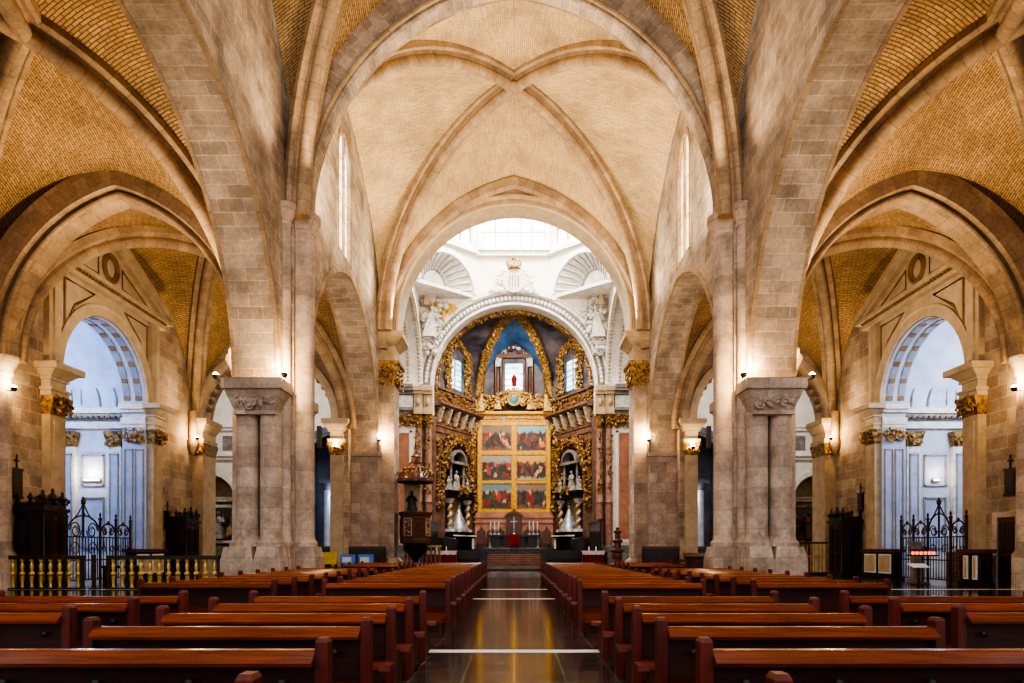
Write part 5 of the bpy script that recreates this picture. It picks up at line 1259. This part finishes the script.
# transept altarpieces seen through the aisle-end arches
for s in (-1, 1):
    t = thing('altar_painting', 'dark painting of a pale figure in an arched frame, far left transept' if s < 0 else 'brown gilded altarpiece panel in an arched niche, far right transept', 'painting', (s*25.2,58.4,0))
    obj('altar_base', MB().box(-1.8,1.8,-.5,.5,0,1.5).box(-1.9,1.9,-.6,.5,1.5,1.7), M['grey'] if s < 0 else M['brwood'], t)
    obj('canvas', MB().box(-1.1,1.1,.0,.08,2.2,5.0), m_painting('transept_canvas_%s' % side[s], lin(90,90,80), lin(50,60,50), 9+s, lin(60,44,34), 1.6), t)
    f = MB(); f.box(-1.35,-1.1,-.1,.15,2.0,5.2); f.box(1.1,1.35,-.1,.15,2.0,5.2); f.box(-1.35,1.35,-.1,.15,5.0,5.25); f.box(-1.35,1.35,-.1,.15,1.95,2.2); obj('frame', f, M['stucco'] if s < 0 else M['gold'], t)
    f = MB(); f.box(-1.7,1.7,-.3,.3,5.5,5.75); f.box(-1.8,1.8,-.4,.3,5.75,5.9); obj('cornice', f, M['stucco'] if s < 0 else M['ochre'], t)
    for q in (-1,1): obj('column', MB().lathe([(.2,1.7),(.15,1.9),(.14,5.2),(.22,5.5)], q*1.52, -.1, 0, 10), M['grey'] if s < 0 else M['gold'], t, 40)
    m = MB(); figure(m, (0,-.12,2.35), 2.3, rnd(300)); obj('pale_figure', m, M['silver'] if s < 0 else M['brwood'], t, 50)
    t = thing('transept_railing', 'dark iron railing across the far end of the left aisle' if s < 0 else 'gilt baluster railing across the far end of the right aisle', 'railing', (s*15.9,39.6 if s > 0 else 42.6,0))
    mt = M['iron'] if s < 0 else M['brass']; hh = 1.75 if s < 0 else 1.9
    obj('handrail', MB().box(-2.3,2.3,-.06,.06,hh-.1,hh), M['iron'] if s < 0 else M['brwood'], t); obj('middle_rail', MB().box(-2.3,2.3,-.05,.05,hh*.55,hh*.55+.06), mt, t); obj('base_rail', MB().box(-2.3,2.3,-.08,.08,0,.15), M['dkwood'], t)
    for k in range(21): obj('baluster', MB().lathe([(.03,.15),(.045,.4),(.025,.7),(.05,hh*.5),(.025,hh*.62),(.045,hh*.8),(.03,hh-.1)], -2.2+.22*k, 0, 0, 6), mt, t, 40)
# wooden screens, chairs and displays in front of the crossing pillars
for s in (-1, 1):
    t = thing('wooden_screen', 'low dark wooden screen at the foot of the %s crossing pillar' % side[s], 'screen', (s*9.7,41.1,0))
    obj('panel', MB().box(-1.9,1.9,-.04,.04,.1,1.5), M['dkwood'], t); obj('top_rail', MB().box(-2.0,2.0,-.08,.08,1.5,1.65), M['brwood'], t)
    for k in range(5): obj('post', MB().box(-1.95+.975*k-.05,-1.95+.975*k+.05,-.07,.07,0,1.62), M['dkwood'], t)
    t = thing('kneeling_desk', 'small dark desk with sloping top beside the %s crossing pillar' % side[s], 'desk', (s*(10.9 if s > 0 else 12.4),40.2,0))
    obj('body', MB().box(-.8,.8,-.05,.3,0,1.1), M['dkwood'], t); obj('top', MB().prism([(-.35,1.02),(.3,1.2),(.3,1.26),(-.35,1.08)], 'x', -.9, .9), M['brwood'], t)
t = thing('display_board', 'information board with yellow panel at the foot of the left crossing pillar', 'board', (-10.3,38.0,0))
obj('panel', MB().box(-.42,.42,-.03,.03,.65,1.32), M['yellowp'], t)
for q in (-1,1): obj('leg', MB().box(q*.36-.03,q*.36+.03,-.02,.3,0,.7), M['iron'], t)
for x, n in ((-9.25,'next to the yellow board'),(-8.25,'nearest the pulpit')):
    t = thing('display_board', 'information board with bright blue panel, %s' % n, 'board', (x,38.0,0))
    obj('panel', MB().box(-.42,.42,-.03,.03,.62,1.2), M['bluep'], t); obj('picture', MB().box(-.3,.2,-.04,-.03,.75,1.05), M['cloth'], t)
    for q in (-1,1): obj('leg', MB().box(q*.36-.03,q*.36+.03,-.02,.3,0,.65), M['iron'], t)
def chair_():
    t = thing('wooden_chair', '', 'chair', (0,0,0), 0, 'reddish wooden chairs by the crossing pillars')
    obj('seat', MB().box(-.22,.22,-.22,.22,.43,.47), M['pew'], t)
    m = MB(); m.box(-.2,.2,.19,.22,.62,.72); m.box(-.2,.2,.19,.22,.8,.95); obj('backrest', m, M['pewd'], t)
    for x in (-.19,.19):
        obj('leg', MB().box(x-.02,x+.02,-.21,-.17,0,.43), M['pewd'], t); obj('leg', MB().box(x-.02,x+.02,.18,.22,0,.98), M['pewd'], t)
    return t
ch = chair_(); first = True; R = rnd(12)
order = ['first','second','third','fourth','fifth','sixth','seventh']
for s in (-1, 1):
    for k in range(7):
        x = s*(7.5+.72*k); y = (36.2 if s > 0 else 39.6)+.25*(k % 2)
        if s < 0 and k > 5: continue
        n = 'reddish wooden chair near the %s crossing pillar, %s outward from the pew ends' % (side[s], order[k]); rz = PI+R.uniform(-.2,.2)
        if first: ch.location = (x,y,0); ch.rotation_euler = (0,0,rz); ch['label'] = n; first = False
        else: dup(ch, (x,y,0), rz, n)

# loudspeakers and floodlights
for s in (-1, 1):
    t = thing('column_loudspeaker', 'slim black loudspeaker on the shaft of the %s stone pillar' % side[s], 'loudspeaker', (s*7.2,25.25,5.6))
    obj('case', MB().box(-.07,.07,-.1,.1,-.35,.45), M['frame'], t); obj('bracket', MB().box(-.03,.03,.05,.3,0,.06), M['iron'], t)
def flood(lb, loc, d):
    t = thing('floodlight', lb, 'light', loc)
    dv = V(d)*.22
    obj('bracket', MB().tube([(0,0,0), tuple(dv*.6), tuple(dv+V((0,0,.05)))], .025, 6), M['iron'], t)
    obj('housing', MB().lathe([(.04,-.05),(.1,0),(.12,.1)], dv.x, dv.y, .04, 10), M['iron'], t, 40)
    obj('bulb', MB().ball((dv.x,dv.y,.15), (.11,.11,.08), 10, 6), M['bulb'], t, 50)
FL = []
for s in (-1, 1):
    sd = side[s]
    for lb, p, d in (('small glowing floodlight on the nave corner of the %s stone pillar capital' % sd, (s*8.0,24.0,7.5), (0,-1,0)),
                  ('small glowing floodlight on the aisle corner of the %s stone pillar capital' % sd, (s*10.36,24.2,7.5), (s*.6,-.8,0)),
                  ('small glowing floodlight on the %s crossing pillar beside the chancel arch' % sd, (s*8.2,41.85,8.05), (0,-1,0)),
                  ('small glowing floodlight on the aisle side of the %s crossing pillar' % sd, (s*10.6,40.6,7.4), (0,-1,0)),
                  ('small glowing floodlight on the slim corner shaft, far end of %s aisle' % sd, (s*18.6,39.95,7.85), (-s*.6,-.8,0)),
                  ('small glowing floodlight on the near wall shaft of the %s aisle' % sd, (s*18.8,25.3,7.4), (-s*.6,.8,0))):
        flood(lb, p, d); q = V(p)+V(d)*.22; FL.append((s, q))

# ---------------------------------------------------------------- pews
def make_pew(Ln, full=True):
    t = thing('wooden_pew', '', 'pew', (0,0,0), 0)
    h = Ln/2
    for q in (-1, 1):
        m = MB(); x0, x1 = sorted((q*h, q*(h-.085)))
        m.box(x0,x1,-.06,.06,0,.93); m.frust((x0,x1,-.06,.06), .93, (x0+.012,x1-.012,-.045,.045), .957)
        obj('end_post', m, M['pewd'], t)
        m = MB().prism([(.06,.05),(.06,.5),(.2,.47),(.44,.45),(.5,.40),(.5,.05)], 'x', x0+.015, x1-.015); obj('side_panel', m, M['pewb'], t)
        m = MB().prism([(.34,.43),(.36,.475),(.6,.475),(.62,.44),(.6,.42)], 'x', min(q*(h+.09),q*(h-.1)), max(q*(h+.09),q*(h-.1))); obj('seat_end', m, M['pewd'], t)
    obj('top_rail', MB().prism([(-.13,.78),(-.135,.805),(-.05,.866),(-.03,.876),(.05,.876),(.06,.86),(.06,.80),(-.02,.775)], 'x', -h+.086, h-.086), M['pew'], t)
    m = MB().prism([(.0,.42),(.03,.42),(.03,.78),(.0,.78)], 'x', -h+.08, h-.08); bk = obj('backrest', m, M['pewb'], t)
    obj('seat', MB().prism([(.03,.40),(.03,.45),(.5,.455),(.52,.43),(.5,.40)], 'x', -h+.08, h-.08), M['pew'], t)
    obj('lower_board', MB().box(-h+.08,h-.08,.0,.03,.06,.3), M['pew'], t)
    obj('kneeler', MB().box(-h+.1,h-.1,-.42,-.26,.16,.2), M['pew'], t)
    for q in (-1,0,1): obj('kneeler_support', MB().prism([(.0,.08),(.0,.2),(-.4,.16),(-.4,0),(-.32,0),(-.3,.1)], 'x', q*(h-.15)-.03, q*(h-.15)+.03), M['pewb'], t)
    if full:
        n = int(Ln/.5)
        for k in range(n):
            x = -h+Ln*(k+.5)/n; m = MB(); m.M = Matrix.Translation((x,-.0,.665)) @ Matrix.Rotation(PI/2, 4, 'X'); m.lathe([(.012,0),(.012,.04),(.03,.05),(.034,.065),(.02,.08),(0,.082)], 0, 0, 0, 8); obj('knob', m, M['frame'], bk, 50)
    return t
near = [3.25,4.53,5.85,7.03,8.23,9.48]; far = [13.05+1.2*k for k in range(16)]
protos = {}
def pew(x, y, Ln, full, lb, grp):
    key = (round(Ln,2), full)
    if key not in protos:
        protos[key] = make_pew(Ln, full); o = protos[key]; o.location = (x,y,0); o['label'] = lb
    else: o = dup(protos[key], (x,y,0), 0, lb)
    o['group'] = grp
od = ['first','second','third','fourth','fifth','sixth','seventh','eighth','ninth','tenth','eleventh','twelfth','thirteenth','fourteenth','fifteenth','sixteenth']
for s in (-1, 1):
    sd = side[s]
    for k, y in enumerate(near):
        pew(s*(1.22+1.22), y, 2.44, True, 'polished pew on the %s side of the aisle, %s row from the camera' % (sd, od[k]), 'central pews nearest the camera')
    for k, y in enumerate(near[3:]):
        pew(s*(4.57+1.33), y+.05, 2.66, True, 'polished pew in the outer %s block, %s row visible from the camera' % (sd, od[k]), 'outer pews nearest the camera')
    for k, y in enumerate(far):
        pew(s*(1.22+1.22), y, 2.44, False, 'pew %s of the aisle, %s row beyond the wide cross gap' % (sd, od[k]), 'central pews towards the altar')
    for k, y in enumerate(far):
        if 9 <= k <= 11: continue
        ln = 2.66 if k < 9 else 2.4
        pew(s*(4.57+ln/2), y+.1, ln, False, ('pew in the outer %s block, %s row beyond the wide cross gap' % (sd, od[k])) if k < 9 else ('pew in the outer %s block, %s row past the big pillar' % (sd, od[k-12])), 'outer pews towards the altar')

for s in (-1, 1):
    t = thing('wall_lamp', 'lit wall lamp on the %s chapel wall between white pilasters' % side[s], 'lamp', (s*22.8,36.93,5.2))
    ww = .4 if s < 0 else .13
    obj('tube', MB().box(-ww,ww,-.14,-.06,0,.06), M['bulb'], t); obj('bracket', MB().box(-ww-.05,ww+.05,-.06,.02,-.05,.12), M['creamdk'], t)
# ---------------------------------------------------------------- camera and light
cam = bpy.data.cameras.new('camera'); co = bpy.data.objects.new('camera', cam); C.objects.link(co)
co.location = (0,0,1.55); co.rotation_euler = (PI/2,0,0)
cam.sensor_width = 36; cam.lens = 24; cam.shift_x = -2/1024; cam.shift_y = 206.5/1024; cam.clip_end = 300
bpy.context.scene.camera = co
W = bpy.data.worlds.new('world'); bpy.context.scene.world = W; W.use_nodes = True
bg = W.node_tree.nodes['Background']; bg.inputs[0].default_value = (.99,.97,.97,1); bg.inputs[1].default_value = 1.15
sc = bpy.context.scene
sc.view_settings.view_transform = 'AgX'; sc.view_settings.look = 'AgX - High Contrast'; sc.view_settings.exposure = .5
sc.cycles.use_denoising = True
sc.cycles.max_bounces = 8; sc.cycles.diffuse_bounces = 5; sc.cycles.sample_clamp_indirect = 8
def light(kind, loc, energy, col, name, size=.2, target=None, ang=120, blend=.8):
    l = bpy.data.lights.new(name, kind); l.energy = energy; l.color = col
    o = bpy.data.objects.new(name, l); C.objects.link(o); o.location = loc
    if kind == 'AREA': l.shape = 'DISK'; l.size = size
    else: l.shadow_soft_size = size
    if kind == 'SPOT': l.spot_size = math.radians(ang); l.spot_blend = blend
    if target is not None: o.rotation_euler = (V(target)-V(loc)).to_track_quat('-Z','Y').to_euler()
    return o
WARM = (1,.74,.46); WARM2 = (1,.82,.58)
light('AREA', (0,50,31), 3200, (1,.97,.93), 'lantern_daylight', 7, (0,50,0))
light('AREA', (0,57.6,19.5), 900, (1,.88,.7), 'chancel_fill', 3, (0,65,7))  # unseen fill added behind the arch to brighten the apse
light('AREA', (0,44.3,19.5), 700, (1,.95,.88), 'crossing_fill', 3, (0,57,7))  # added fill, turned away from the camera, brightens the crossing's far wall
light('AREA', (0,3,17), 900, (1,.9,.78), 'nave_fill', 6, (0,34,8))  # added frontal fill out of view above the near pews, no fixture
for s in (-1, 1):
    light('SPOT', (s*6.9,27.0,14.6), 2900, WARM2, 'vault_flood', .25, (s*1,35,24), 140)
    light('SPOT', (s*7.2,24.2,14.6), 1100, WARM, 'vault_flood', .25, (s*3,17,23), 130)
    light('SPOT', (s*7.0,41.4,15.2), 2100, WARM2, 'vault_flood', .25, (s*1,33,24), 140)
    light('SPOT', (s*11.0,24.4,9.4), 1700, WARM, 'vault_flood', .2, (s*15,18,16), 140)
    light('SPOT', (s*11.0,27.4,9.4), 1300, WARM, 'vault_flood', .2, (s*15.5,33,16), 140)
    light('SPOT', (s*18.2,39.4,8.6), 500, WARM, 'vault_flood', .2, (s*15,33,16), 140)
    light('POINT', (s*24,32.2,10), 800, (.86,.92,1) if s > 0 else (.5,.68,1), 'chapel_daylight', .8)
    light('POINT', (s*20,50,14), 900, (.95,.96,1), 'transept_daylight', .8)
for k, (s, q) in enumerate(FL):
    light('POINT', tuple(q+V((0,0,.35))), (340,200,330,60,120,120)[k % 6], (1,.66,.3), 'floodlight_glow', .08)
for s in (-1, 1):
    light('POINT', (s*15.3,59.8,6), 170 if s < 0 else 90, (.62,.78,1) if s < 0 else (1,.85,.65), 'transept_chapel_fill', .4)  # unseen light added to lift the dark chapel interior
    light('POINT', (s*22.8,36.5,5.6), 60 if s < 0 else 25, (1,.85,.6), 'wall_lamp_light', .1)
